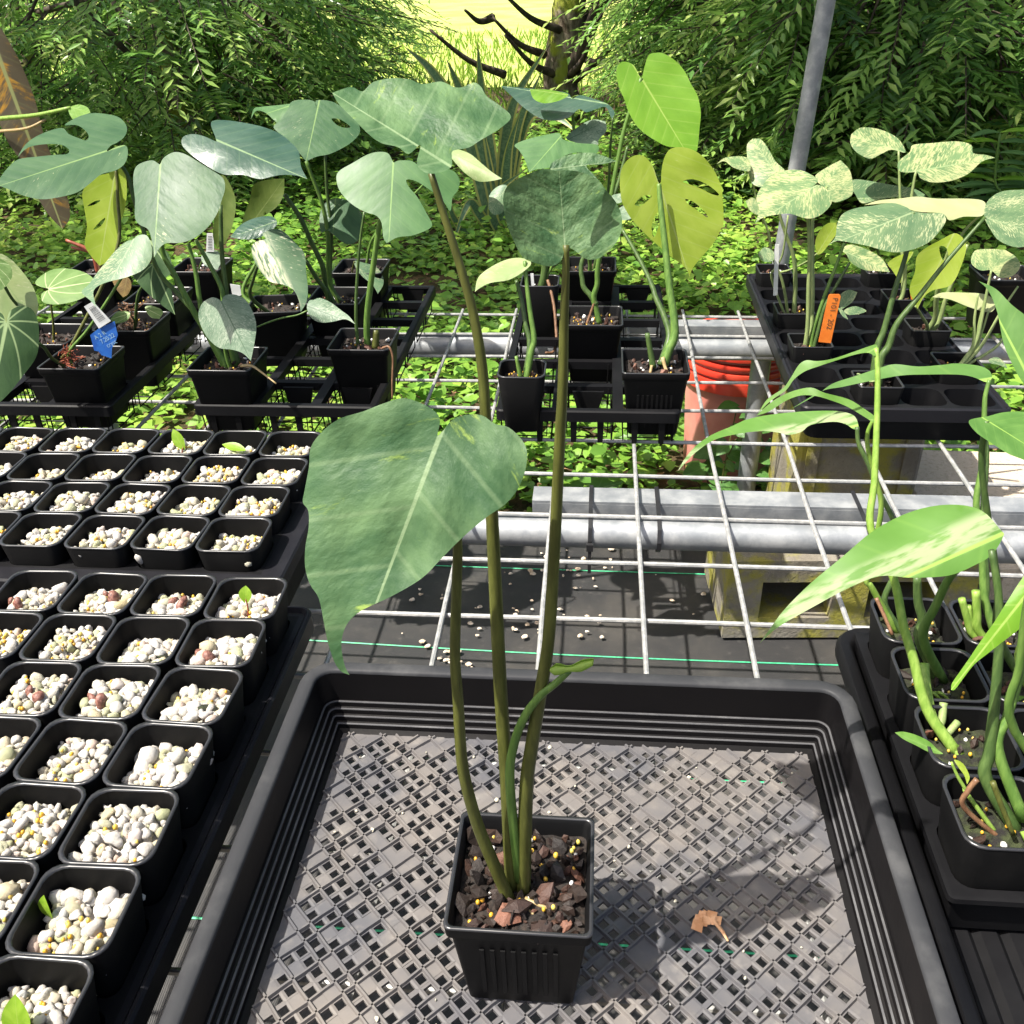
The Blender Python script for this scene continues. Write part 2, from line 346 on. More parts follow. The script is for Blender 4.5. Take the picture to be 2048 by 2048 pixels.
# ------------------------------------------------------------------ concrete blocks
b = NB('mossy concrete'); co = b.gpos(); n = b.noise(co, 7, 5, .65); n2 = b.noise(co, 160, 4, .7); n3 = b.noise(co, 16, 4, .6)
c = b.mix(b.step(n, .35, .7), (.17,.15,.12), (.26,.24,.20)); c = b.mix(b.math('MULTIPLY', b.step(n3, .42, .62), .8), c, (.30,.28,.03)); c = b.mix(b.math('MULTIPLY', b.step(n2, .55, .7), .5), c, (.12,.11,.08))
M['conc'] = b.done(b.pbr(c, .9, b.bump(n2, .8, .003), 0, .2))
b = NB('pale concrete'); co = b.gpos(); n2 = b.noise(co, 150, 4, .7); c = b.mix(b.step(n2, .45, .75), (.52,.44,.34), (.36,.30,.22)); M['concp'] = b.done(b.pbr(c, .9, b.bump(n2, .8, .003), 0, .2))
def block(label, c, size, rot, holes, mat):
    sx, sy, sz = size; m = MB(); e = .006
    if holes:                                    # cores run along y, open towards the viewer
        n = holes; web = .055; hw = (sx-web*(n+1))/n
        m.box((-sx/2,-sy/2,0),(sx/2,sy/2,.040)); m.box((-sx/2,-sy/2,sz-.040),(sx/2,sy/2,sz))
        for k in range(n+1): x = -sx/2+k*(hw+web); m.box((x,-sy/2,.0395),(x+web,sy/2,sz-.0395))
    else:
        m.rings([rrect(0,0,sx/2-e,sy/2-e,.004,0,1), rrect(0,0,sx/2,sy/2,.006,e,1), rrect(0,0,sx/2,sy/2,.006,sz-e,1), rrect(0,0,sx/2-e,sy/2-e,.004,sz,1)])
        m.f.append(tuple(range(24,32))); m.f.append(tuple(reversed(range(8))))
    t = thing('concrete_block', label, 'block', c, 'concrete blocks under the bench')
    o = link('block_body', m.me('block_body', mat), t, loc=c); o.rotation_euler = (0,0,rot)
    if not holes:                                # end-face ribs of a standing block
        for s in (-1, 1):
            r = MB().box((s*sx/2*.9-.012*s-.01,-sy/2-.006,.01),(s*sx/2*.9-.012*s+.01,-sy/2-.0005,sz-.012)).me('end_rib', mat); q = link('end_rib', r, t, loc=c); q.rotation_euler = (0,0,rot)
    return t
pA = onh((1446,1282), -BZ); pB = onY((1605,1000), 1.42)
block('mossy yellow concrete block lying with open cores on the black fabric', (pA.x+.185, pA.y+.10, .012), (.39,.19,.15), .06, 2, M['conc'])
block('grey concrete block standing upright behind the near rail', (onY((1690,960),1.47).x, 1.52, .012), (.20,.20,.345), .03, 0, M['conc'])
block('pale pinkish concrete block lying in the ground cover beside the upright block', (onh((2010,1010), -.22).x+.06, onh((2010,1010), -.22).y+.1, 0), (.39,.19,.19), -.03, 0, M['concp'])
block('pale concrete block partly hidden below the plants in the front tray', (onh((2030,1150), -.35).x+.03, onh((2030,1150), -.35).y+.05, .012), (.20,.19,.10), .1, 0, M['concp'])
# ------------------------------------------------------------------ bucket
b = NB('red bucket plastic'); co = b.gpos(); n = b.noise(co, 12, 4); c = b.mix(b.step(n, .4, .7), (.62,.045,.025), (.68,.09,.05)); red = b.done(b.pbr(c, .3, None, 0, .5, .1))
b = NB('sun faded bucket wall'); co = b.gpos(); n = b.noise(co, 8, 5, .6); c = b.mix(b.step(n, .35, .7), (.50,.16,.13), (.58,.26,.21)); redf = b.done(b.pbr(c, .5))
bc = onY((1470,800), 1.86); bc.z = .004; R0 = .112; HB = .30
bk = thing('bucket', 'faded red plastic bucket standing among vines under the bench', 'bucket', bc)
prof = [(.001,.004),(R0*.84,.004),(R0*.86,0),(R0*.87,.012),(R0*.95,HB-.085),(R0*.945,HB-.085),(R0*.94,.02),(.001,.02)]
autosm(MB().lathe([(R0*.86,0),(R0*.95,HB-.085),(R0*.955,HB-.004),(R0*.93,HB-.004),(R0*.84,.01),(.001,.01)], bc, 40).obj('bucket_wall', redf, bk), 40)
for z0, z1, rr in ((HB-.085,HB-.058,1.04),(HB-.052,HB-.040,1.03),(HB-.032,HB-.022,1.03),(HB-.014,HB,1.06)):
    autosm(MB().lathe([(R0*.952,z0),(R0*rr,z0+.001),(R0*(rr+.008),(z0+z1)/2),(R0*rr,z1-.001),(R0*.952,z1),], bc, 40).obj('band', red, bk), 50)
# ------------------------------------------------------------------ pole
pp = onY((1594,337), 2.22); pt = onY((1660,-40), 2.22)
pb = pp+(pp-pt)*(pp.z/(pt.z-pp.z)); ptop = pp+(pt-pp)*4
pole = thing('steel_pole', 'leaning galvanised steel shelter pole behind the variegated seedlings', 'pole', pb)
autosm(MB().tube([pb, pb*.5+ptop*.5, ptop], .0185, 24).obj('pipe', M['galv'], pole), 50)
autosm(MB().tube([pb+(ptop-pb)*.002, pb+(ptop-pb)*.03], .026, 24).obj('base_sleeve', M['galv'], pole), 50)
# ================================================================== TRAYS
def deck_mesh(x0, y0, nx, ny, pxs, pys, hole, r, z, depth, n=4, cupf=.86):
    """flat deck of nx x ny cells, each with a rounded hole and a short cup wall"""
    m = MB()
    for j in range(ny):
        for i in range(nx):
            cx = x0+(i+.5)*pxs; cy = y0+(j+.5)*pys
            inn = rrect(cx, cy, hole/2, hole/2, r, z, n)
            out = []
            for (x, y, _) in inn:
                dx, dy = x-cx, y-cy; k = 1/max(abs(dx)/(pxs/2), abs(dy)/(pys/2)); out.append((cx+dx*k, cy+dy*k, z))
            # add exact corners by snapping the diagonal points
            L = len(inn)
            for q, (sx, sy) in enumerate(((1,1),(-1,1),(-1,-1),(1,-1))): out[q*(n+1)+n//2] = (cx+sx*pxs/2, cy+sy*pys/2, z)
            bot = rrect(cx, cy, hole/2*cupf, hole/2*cupf, r*.8, z-depth, n)
            m.rings([out, inn, bot])
            m.f.append(tuple(range(len(m.v)-L, len(m.v))))
    return m
def skirt(m, x0, x1, y0, y1, r, prof):
    """prof: list of (outset, z) rings round the rectangle"""
    cx, cy, hx, hy = (x0+x1)/2, (y0+y1)/2, (x1-x0)/2, (y1-y0)/2
    return m.rings([rrect(cx, cy, hx+o, hy+o, max(r+o,.001), z, 5) for o, z in prof])
def carry_tray(label, x0, y0, nx, ny, pxs, pys, hole, zdeck, border=.010, group='propagation trays on the bench', r=.009, name='propagation_tray', foot=True, rim_up=.004):
    x1, y1 = x0+nx*pxs, y0+ny*pys
    t = thing(name, label, 'tray', ((x0+x1)/2,(y0+y1)/2,BZ), group)
    z = BZ+zdeck
    autosm(deck_mesh(x0, y0, nx, ny, pxs, pys, hole, r, z, zdeck-.006).obj('deck', M['tray'], t), 30)
    m = MB(); skirt(m, x0, x1, y0, y1, .001, [(.0,z),(border*.5,z),(border*.8,z+rim_up),(border,z+rim_up),(border+.002,z+rim_up-.002),(border+.002,z-.016),(border-.002,z-.016),(border-.004,z-.004)])
    autosm(m.obj('rim', M['trayedge'], t), 40)
    m = MB(); skirt(m, x0, x1, y0, y1, .02, [(border-.003,z-.012),(border-.012,BZ+.0015),(border-.02,BZ+.0015)]); autosm(m.obj('side_wall', M['tray'], t), 40)
    return t
def tray_lip_check(): pass
TRAY_L1 = carry_tray('black propagation tray packed with pumice pots beside the empty mesh tray', -.5385, .185, 4, 8, .0665, .0638, .056, .046, .010)
TRAY_L2 = carry_tray('black propagation tray of pumice pots lying crosswise behind the front one', -.85, .733, 8, 4, .0665, .0660, .0600, .066, .020, r=.013, rim_up=.0)
TRAY_R = carry_tray('black cell tray with a deep smooth skirt holding variegated seedlings', .281, 1.178, 4, 8, .062, .071, .0575, .050, .008, r=.015, group='cell trays on the bench', name='cell_tray', rim_up=.003)
# front right: flat tray with an insert
def flat_tray(label, x0, x1, y0, y1, h):
    t = thing('flat_tray', label, 'tray', ((x0+x1)/2,(y0+y1)/2,BZ))
    m = MB(); z = BZ
    skirt(m, x0, x1, y0, y1, .018, [(-.014,z+.0015),(-.004,z+h-.004),(.0,z+h),(.007,z+h+.001),(.010,z+h-.003),(.010,z+h-.012),(.006,z+h-.012)])
    autosm(m.obj('wall', M['tray'], t), 40)
    f = MB(); n = 13; w_ = (x1-x0-.03)/n
    for k in range(n):
        xa = x0+.015+k*w_; f.add([(xa,y0+.015,z+.002),(xa+w_*.25,y0+.015,z+.006),(xa+w_*.8,y0+.015,z+.006),(xa+w_,y0+.015,z+.002),(xa,y1-.015,z+.002),(xa+w_*.25,y1-.015,z+.006),(xa+w_*.8,y1-.015,z+.006),(xa+w_,y1-.015,z+.002)],
              [(0,1,5,4),(1,2,6,5),(2,3,7,6)])
    f.obj('ribbed_floor', M['tray'], t)
    return t
flat_tray('black flat tray with a ribbed floor under the green stemmed plants', .229, .505, .17, .700, .045)
ins = thing('tray_insert', 'black cell insert holding square pots inside the ribbed flat tray', 'tray insert', (.36,.56,BZ))
autosm(deck_mesh(.2395, .4235, 4, 4, .0655, .0685, .056, .012, BZ+.047, .0405).obj('deck', M['tray'], ins), 30)
m = MB(); skirt(m, .2395, .2395+4*.0655, .4235, .4235+4*.0685, .002, [(0,BZ+.047),(.0025,BZ+.0468),(.003,BZ+.043),(.0,BZ+.043),(-.004,BZ+.010)]); autosm(m.obj('skirt', M['tray'], ins), 40)
# ------------------------------------------------------------------ the square mesh bottomed tray in front
MT = dict(x0=-.2355, x1=.2085, y1=.612, y0=.176)
t = thing('mesh_tray', 'large square black tray with a dusty diamond lattice floor under the tall plant', 'tray', (-.0135,.394,BZ))
x0,x1,y0,y1 = MT['x0'],MT['x1'],MT['y0'],MT['y1']
m = MB()
pr_ = [(-.0075,BZ+.0585),(-.0105,BZ+.0305)]
zz = BZ+.0305; ins_ = -.0105
for k in range(4):
    pr_ += [(ins_-.0022,zz-.0004),(ins_-.0028,zz-.0048)]; ins_ -= .0034; zz -= .0052
pr_ += [(ins_-.004,BZ+.0085)]
skirt(m, x0, x1, y0, y1, .022, pr_)
autosm(m.obj('wall', M['traywall'], t), 24)
m = MB(); skirt(m, x0, x1, y0, y1, .022, [(-.001,BZ+.054),(.0045,BZ+.0565),(.0048,BZ+.0590),(.003,BZ+.0608),(-.006,BZ+.0608),(-.0076,BZ+.0594),(-.0078,BZ+.0575)]); autosm(m.obj('rim', M['trayrim'], t), 50)
m = MB(); skirt(m, x0, x1, y0, y1, .022, [(.0035,BZ+.0578),(-.0075,BZ+.030),(-.024,BZ+.006)]); autosm(m.obj('outer_wall', M['traywall'], t), 30)
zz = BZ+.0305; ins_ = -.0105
for k in range(4):                               # sun glint on the wall steps, painted as pale edge strips
    m = MB(); skirt(m, x0, x1, y0, y1, .022, [(ins_-.0012,zz+.0002),(ins_-.0022,zz+.0001),(ins_-.0025,zz-.0006)]); autosm(m.obj('step_edge_glint', M['ledge'], t), 60); ins_ -= .0034; zz -= .0052
fx0, fx1, fy0, fy1 = x0+.029, x1-.029, y0+.029, y1-.029; zf = BZ+.0085
P_ = .0098; c45 = math.sqrt(.5)
m = MB(); rid = MB()
N_ = int(.62/P_)
lr = random.Random(3)
def inside(x, y, e=0): return fx0-e <= x <= fx1+e and fy0-e <= y <= fy1+e
ccx, ccy = (fx0+fx1)/2, (fy0+fy1)/2
def r45(a, b_): return (ccx+(a-b_)*c45, ccy+(a+b_)*c45)
pdl = []
for i in range(-N_//2-4, N_//2+5):
    for j in range(-N_//2-4, N_//2+5):
        a, b_ = i*P_, j*P_
        cx, cy = r45(a+P_/2, b_+P_/2)
        if not inside(cx, cy, .004): continue
        edge = not inside(cx, cy, -.006)
        q = [r45(a,b_), r45(a+P_,b_), r45(a+P_,b_+P_), r45(a,b_+P_)]
        solid = edge or ((i+2*j) % 5 == 0) or (i % 9 == 4 and j % 9 in (3,4,5)) or (j % 9 == 4 and i % 9 in (3,4,5)) or lr.random() < .05
        zc = zf+lr.uniform(-.00025,.00025)
        if solid:
            m.add([(x,y,zc) for x,y in q], [(0,1,2,3)])
        else:
            h = P_*.18
            ii = [r45(a+h,b_+h), r45(a+P_-h,b_+h), r45(a+P_-h,b_+P_-h), r45(a+h,b_+P_-h)]
            m.add([(x,y,zc) for x,y in q]+[(x,y,zc-.0004) for x,y in ii]+[(x,y,zc-.003) for x,y in ii],
                  [(0,1,5,4),(1,2,6,5),(2,3,7,6),(3,0,4,7),(4,5,9,8),(5,6,10,9),(6,7,11,10),(7,4,8,11)])
m.obj('lattice_floor', M['trayfloor'], t)
m = MB(); skirt(m, x0, x1, y0, y1, .022, [(-.022,BZ+.0082),(-.034,BZ+.0080)]); m.obj('floor_border', M['trayfloor'], t)
def clip_line(fixed, vert):
    a0 = None; lo = hi = None
    for s in np.linspace(-.33, .33, 661):
        x, y = r45(fixed, s) if vert else r45(s, fixed)
        if inside(x, y, .001):
            if lo is None: lo = s
            hi = s
    return lo, hi
for vert in (0, 1):
    for i in range(-40, 41):
        if i % 5 not in (0, 2, 3): continue
        a = i*P_; lo, hi = clip_line(a, vert)
        if lo is None or hi-lo < .012: continue
        hw = .0011; zt = zf+.0022
        n = max(2, int((hi-lo)/.012)); prev = None; mm = MB()
        for k in range(n+1):
            s = lo+(hi-lo)*k/n; wob = .0003*math.sin(k*2.3+i)
            pts = [r45(a+d+wob, s) if vert else r45(s, a+d+wob) for d in (-hw*1.2,-hw*.6,hw*.6,hw*1.2)]
            ring = [(pts[0][0],pts[0][1],zf-.0002),(pts[1][0],pts[1][1],zt),(pts[2][0],pts[2][1],zt),(pts[3][0],pts[3][1],zf-.0002)]
            bI = len(mm.v); mm.v += ring
            if prev is not None:
                for q in range(3): mm.f.append((prev+q, prev+q+1, bI+q+1, bI+q))
            prev = bI
        mm.obj('rib', M['trayfloor'], t)
# ------------------------------------------------------------------ open lattice carriers
def cradle_me():
    m = MB(); w_, d_, h_ = .036, .036, .044
    for sx in (-1, 1):
        m.tube([(sx*w_,-d_,0),(sx*w_*.92,-d_*.95,-h_),(sx*w_*.92,d_*.95,-h_),(sx*w_,d_,0)], .0011, 5)
    for sy in (-1, 1):
        m.tube([(-w_*.8,sy*d_,0),(-w_*.75,sy*d_*.95,-h_+.004),(w_*.75,sy*d_*.95,-h_+.004),(w_*.8,sy*d_,0)], .0011, 5)
    m.tube([(-w_*.92,0,-h_+.001),(w_*.92,0,-h_+.001)], .0011, 5)
    return m.me('cradle', M['pot'])
def strut_me():
    m = MB(); z = 0
    m.add([(-.005,-.002,0),(.005,-.002,0),(.0035,-.002,-.044),(-.0035,-.002,-.044),(-.005,.002,0),(.005,.002,0),(.0035,.002,-.044),(-.0035,.002,-.044)], [(0,1,2,3),(5,4,7,6),(0,4,5,1),(1,5,6,2),(2,6,7,3),(3,7,4,0)])
    return m.me('strut', M['pot'])
def wedge_me():
    m = MB(); m.add([(-.022,-.002,0),(.022,-.002,0),(.011,-.002,-.044),(-.011,-.002,-.044),(-.022,.002,0),(.022,.002,0),(.011,.002,-.044),(-.011,.002,-.044)], [(0,1,2,3),(5,4,7,6),(0,4,5,1),(1,5,6,2),(2,6,7,3),(3,7,4,0)])
    return m.me('wedge_plate', M['pot'])
CRAD, STRUT, WEDGE = cradle_me(), strut_me(), wedge_me()
def open_tray(label, x0, x1, y0, y1):
    t = thing('open_carrier_tray', label, 'tray', ((x0+x1)/2,(y0+y1)/2,BZ), 'open lattice carriers along the bench')
    z = BZ+.047; m = MB()
    skirt(m, x0, x1, y0, y1, .008, [(-.011,z-.003),(-.010,z),(-.002,z),(0,z-.002),(0,z-.016),(-.002,z-.016),(-.003,z-.004),(-.011,z-.004)])
    autosm(m.obj('rim', M['tray'], t), 40)
    nx, ny = 3, 6; ax = (x1-x0)/nx; ay = (y1-y0)/ny
    for i in range(1, nx):
        x = x0+i*ax; MB().box((x-.007,y0+.010,z-.012),(x+.007,y1-.010,z-.0008)).obj('bar', M['tray'], t)
    for j in range(1, ny):
        y = y0+j*ay
        for i in range(nx):
            xa, xb = x0+i*ax+(.0105 if i == 0 else .0072), x0+(i+1)*ax-(.0105 if i == nx-1 else .0072)
            MB().box((xa,y-.006,z-.013),(xb,y+.006,z-.0015)).obj('bar', M['tray'], t)
    for i in range(nx):
        for j in range(ny):
            c = Vector((x0+(i+.5)*ax, y0+(j+.5)*ay, z-.003)); link('cradle', CRAD, t, loc=c)
        for d in (-.018, .018): link('strut', STRUT, t, loc=(x0+(i+.5)*ax+d, y0+.005, z-.004))
        for j in (0, 5): link('wedge_plate', WEDGE, t, loc=(x0+(i+.5)*ax, y0+(j+.5)*ay+(.036 if j == 5 else .03), z-.0045))
    return t
open_tray('black open lattice carrier with anthuriums at the left end of the bench', -.935, -.668, 1.150, 1.690)
open_tray('black open lattice carrier holding split-leaf plants between two other carriers', -.556, -.297, 1.160, 1.695)
open_tray('half-empty black open lattice carrier with four rooted cuttings', -.133, .113, 1.158, 1.705)
# ================================================================== LEAVES, STEMS, POTS
def pip(P, poly):                                # points in polygon (numpy)
    x, y = P[:,0], P[:,1]; ins = np.zeros(len(P), bool); n = len(poly); j = n-1
    for i in range(n):
        xi, yi = poly[i]; xj, yj = poly[j]
        c = ((yi > y) != (yj > y)); d = (yj-yi) if abs(yj-yi) > 1e-12 else 1e-12
        ins ^= c & (x < (xj-xi)*(y-yi)/d+xi); j = i
    return ins
def closed_smooth(pts, sharp, sub=4):
    n = len(pts); out = []
    for i in range(n):
        a, b_, c, d = (np.array(pts[(i+k) % n], float) for k in (-1,0,1,2))
        if i in sharp: a = 2*b_-c
        if (i+1) % n in sharp: d = 2*c-b_
        for k in range(sub):
            t = k/sub; out.append(tuple(.5*((2*b_)+(c-a)*t+(2*a-5*b_+4*c-d)*t*t+(3*b_-a-3*c+d)*t**3)))
    return out
lrng = np.random.default_rng(5)
def leaf(parent, crop, out, J, tip, Y, nrm, mat, cup=0., fold=0., droop=0., rip=.012, holes=(), name='leaf', J3=None, label=None, dens=15, extra=None):
    """a leaf blade: outline traced in the photo, laid on its own tilted plane at distance Y, then curved"""
    op = [px(crop, p) for p in out]; Jp = px(crop, J); Tp = px(crop, tip)
    n = Vector(nrm).normalized(); JW = onY(Jp, Y)
    def onpl(p):
        d = ray(p); k = d.dot(n); return CAM + d*((JW-CAM).dot(n)/k)
    ti = min(range(len(op)), key=lambda i: (op[i][0]-Tp[0])**2+(op[i][1]-Tp[1])**2)
    sm = closed_smooth(op, {ti}); TW = onpl(Tp); ax = (TW-JW); L = ax.length; ax.normalize(); la = n.cross(ax)
    def to2(v): d = v-JW; return (d.dot(ax), d.dot(la))
    B2 = [to2(onpl(p)) for p in sm]
    H2 = [[to2(onpl(px(crop, p))) for p in closed_smooth(h, set(), 3)] for h in holes]
    B2a = np.array(B2); lo, hi = B2a.min(0), B2a.max(0); ext = max(hi-lo); sp = ext/dens
    gx, gy = np.meshgrid(np.arange(lo[0], hi[0], sp), np.arange(lo[1], hi[1], sp*.87)); gx = gx+((np.arange(gx.shape[0]) % 2)*sp/2)[:,None]
    G = np.stack([gx.ravel(), gy.ravel()], 1)
    G = G+lrng.uniform(-.12, .12, G.shape)*sp
    G = G[pip(G, B2)]
    for h in H2:
        if len(G): G = G[~pip(G, h)]
    allb = np.array(B2+[q for h in H2 for q in h])
    if len(G): G = G[np.sqrt(((G[:,None,:]-allb[None])**2).sum(-1)).min(1) > sp*.35]
    pts = [Vector(p) for p in B2]; edges = [(i, (i+1) % len(B2)) for i in range(len(B2))]
    for h in H2:
        b0 = len(pts); pts += [Vector(p) for p in h]; edges += [(b0+i, b0+(i+1) % len(h)) for i in range(len(h))]
    pts += [Vector(p) for p in G]
    vv, _, ff, *_ = geometry.delaunay_2d_cdt(pts, edges, [], 0, 1e-7)
    V2 = np.array([tuple(v) for v in vv]); F = [tuple(f) for f in ff]
    cen = np.array([V2[list(f)].mean(0) for f in F]); ok = pip(cen, B2)
    for h in H2: ok &= ~pip(cen, h)
    F = [f for f, k in zip(F, ok) if k]
    W = max(1e-4, np.abs(V2[:,1]).max()); ph = lrng.uniform(0, 6.28)
    wv = []; 
    for a, b_ in V2:
        u, v = a/L, b_/L; s = abs(b_)/W
        d = cup*s*s*L + fold*abs(b_) + droop*max(u,0)**2*L*-1
        d += rip*L*(s**1.3)*(math.sin(u*9+ph+(2.1 if b_ > 0 else 0))+.5*math.sin(u*17+ph*2+(1 if b_ > 0 else 0)))
        d += rip*.10*L*math.sin((u-abs(v)*.85)*30)*min(1, s*3)
        if extra: d += extra(u, v, s)*L
        p = JW+ax*a+la*b_; r = (p-CAM).normalized(); wv.append(p-r*d)
    o = link(name, mesh(name, wv, F, mat, True, [(a/L, b_/L) for a, b_ in V2]), parent, loc=(0,0,0))
    # face the upper side towards +n
    if len(o.data.polygons) and sum(p.normal.dot(n)*p.area for p in o.data.polygons) < 0: o.data.flip_normals()
    if label: o['label'] = label
    o['_j'] = 0
    del o['_j']
    return o, JW
def tleaf(parent, base, d, up, L, W, mat, name='leaf', bend=.25, cup=.15, p=1.0, nu=9, heart=0.0, label=None, twist=0.):
    """a leaf from a template blade (ovate to lance shaped) at any place and angle"""
    d = Vector(d).normalized(); up = Vector(up); sd = d.cross(up).normalized(); up = sd.cross(d).normalized(); base = Vector(base)
    v = []; f = []; uv = []; nv = 5
    for i in range(nu):
        t = i/(nu-1); w_ = W*.5*max(.02, math.sin(math.pi*min(1, (t*.96+.04))**p))**.85
        if i == nu-1: w_ = W*.01
        c = base+d*(L*t*(1-.12*bend*t))-up*(L*bend*t*t); tw = twist*t
        for j in range(nv):
            s = -1+2*j/(nv-1); back = heart*L*(abs(s)**1.5)*(1-t)**3
            q = c+(sd*math.cos(tw)+up*math.sin(tw))*(s*w_)+up*(cup*w_*s*s)-d*back
            v.append(q); uv.append((t, s*w_/L))
    for i in range(nu-1):
        for j in range(nv-1): a = i*nv+j; f.append((a, a+1, a+nv+1, a+nv))
    o = link(name, mesh(name, v, f, mat, True, uv), parent, loc=(0,0,0) if parent is not None else None)
    if label: o['label'] = label
    return o
STEM = {}
def stem_mat(name, c1, c2, trans=.12):
    b = NB(name); co = b.gpos(); n = b.noise(b.vmul(co, (260,260,40)), 1.0, 4, .6)
    c = b.mix(b.step(n, .35, .7), c1, c2); p = b.pbr(c, .42, b.bump(n, .25, .0006), 0, .4)
    tr = b.n('ShaderNodeBsdfTranslucent'); b.l(c, tr.inputs[0]); mx = b.n('ShaderNodeMixShader'); mx.inputs[0].default_value = trans
    b.l(p, mx.inputs[1]); b.l(tr.outputs[0], mx.inputs[2]); return b.done(mx.outputs[0])
STEM['olive'] = stem_mat('olive petiole', (.065,.072,.016), (.115,.125,.028))
STEM['green'] = stem_mat('green petiole', (.08,.16,.03), (.14,.24,.05))
STEM['dark'] = stem_mat('dark green petiole', (.045,.085,.022), (.085,.14,.038))
STEM['pale'] = stem_mat('pale green petiole', (.20,.27,.10), (.30,.36,.14))
STEM['bright'] = stem_mat('bright green stem', (.16,.28,.04), (.27,.40,.08))
STEM['brown'] = stem_mat('woody brown root', (.13,.065,.035), (.24,.13,.07))
STEM['tan'] = stem_mat('tan aerial root', (.32,.23,.10), (.42,.32,.16))
STEM['redd'] = stem_mat('reddish stem', (.22,.05,.03), (.32,.10,.05))
def pet(parent, crop, pts, Y0, base, r0, r1, mat, name='petiole', tail=None, n=9, ease=1.0):
    """a stem along photo pixels: starts at distance Y0, ends at the world point base (or at distance base)"""
    P = [px(crop, p) if not (isinstance(p[0], str)) else px(p[0], p[1]) for p in pts]
    L = [0]
    for a, b_ in zip(P, P[1:]): L.append(L[-1]+math.hypot(a[0]-b_[0], a[1]-b_[1]))
    if isinstance(base, (int, float)): Yb = base; end = None
    else:
        end = Vector(base)-Vector((0,0,.006)); q = proj(end); L.append(L[-1]+math.hypot(P[-1][0]-q[0], P[-1][1]-q[1])); Yb = end.y
    W = [onY(p, Y0+(Yb-Y0)*(l/L[-1])**ease) for p, l in zip(P, L)]
    if end is not None: W.append(end)
    W = smooth_path(W, 5); m = len(W)
    rad = [r0+(r1-r0)*(i/(m-1)) for i in range(m)]
    o = MB().tube(W, rad, n).obj(name, mat, parent, True); return o
def tubew(parent, pts, r, mat, name='petiole', n=9, sub=5):
    W = smooth_path(pts, sub); m = len(W)
    if hasattr(r, '__len__'): rr = [r[0]+(r[1]-r[0])*i/(m-1) for i in range(m)]
    else: rr = r
    return MB().tube(W, rr, n).obj(name, mat, parent, True)
# ------------------------------------------------------------------ pots
RIMS = {}
def pot_mesh(name, wt, wb, h, r, lip, mat, th=.0011):
    m = MB(); a, c = wt/2, wb/2; z = 0
    k = lambda t: c+(a-c)*t
    out = [rrect(0,0,c*.8,c*.8,r*.6,.0,4), rrect(0,0,c-.001,c-.001,r*.8,.0004,4), rrect(0,0,c,c,r*.8,.002,4)]
    if lip:
        out += [rrect(0,0,k(.86)-lip,k(.86)-lip,r,h*.86,4), rrect(0,0,a-lip,a-lip,r,h-.010,4), rrect(0,0,a-.0005,a-.0005,r,h-.009,4), rrect(0,0,a,a,r,h-.002,4)]
    else: out += [rrect(0,0,k(.5),k(.5),r,h*.5,4), rrect(0,0,a,a,r,h-.001,4)]
    out += [rrect(0,0,a-.0004,a-.0004,r,h,4), rrect(0,0,a-th-.0006,a-th-.0006,r,h,4), rrect(0,0,a-th-lip-.001,a-th-lip-.001,r,h-.003,4), rrect(0,0,c-th,c-th,r*.7,.004,4)]
    m.rings(out); n = len(out[0]); m.f.append(tuple(reversed(range(n)))); m.f.append(tuple(range(len(m.v)-n, len(m.v))))
    me = m.me(name, mat); autosm(me, 40)
    k_ = MB(); k_.rings([rrect(0,0,a+.0002,a+.0002,r,h-.0012,4), rrect(0,0,a+.0003,a+.0003,r,h+.0002,4), rrect(0,0,a-th-.0008,a-th-.0008,r,h+.0002,4), rrect(0,0,a-th-.0011,a-th-.0011,r,h-.0012,4)]); RIMS[name] = k_.me('rim', M['rim'], True)  # thin paler ring laid on the pot rim, carries the painted highlight
    return me
POT_S = pot_mesh('small_pot', .0630, .046, .0835, .0120, 0, M['pot2'])
POT_C = pot_mesh('cell_pot', .0575, .045, .069, .005, 0, M['pot2'])
POT_B = pot_mesh('square_pot', .0885, .066, .0945, .006, .0012, M['pot'])
POT_M = pot_mesh('main_pot', .0868, .066, .0842, .004, .0016, M['pot'])
POT_T = pot_mesh('tall_pot', .062, .048, .105, .009, 0, M['pot2'])
def rib_me(h0, h1, w_, dep):
    m = MB(); m.box((-w_/2,-dep,h0),(w_/2,.0006,h1)); return m.me('rib', M['pot'])
RIB = rib_me(.012, .062, .0028, .0007)
def add_ribs(t, c, wt, wb, h, sides=((0,-1),), k=8, z0=.012, z1=.062):
    for sx, sy in sides:
        for i in range(k):
            s = (i-(k-1)/2)*.0063
            tilt = math.atan2((wt-wb)/2-.0012, h)
            o = link('rib', RIB, t, loc=Vector(c)+Vector((s if sy else sx*(wb/2+.00003), sy*(wb/2+.00003) if sy else s, 0)))
            o.rotation_euler = (tilt if sy < 0 else 0, 0, 0) if sy else (0, tilt if sx > 0 else -tilt, math.pi/2 if sx > 0 else -math.pi/2)
            if not sy: o.rotation_mode = 'ZXY'; o.rotation_euler = (tilt, 0, math.pi/2 if sx > 0 else -math.pi/2)
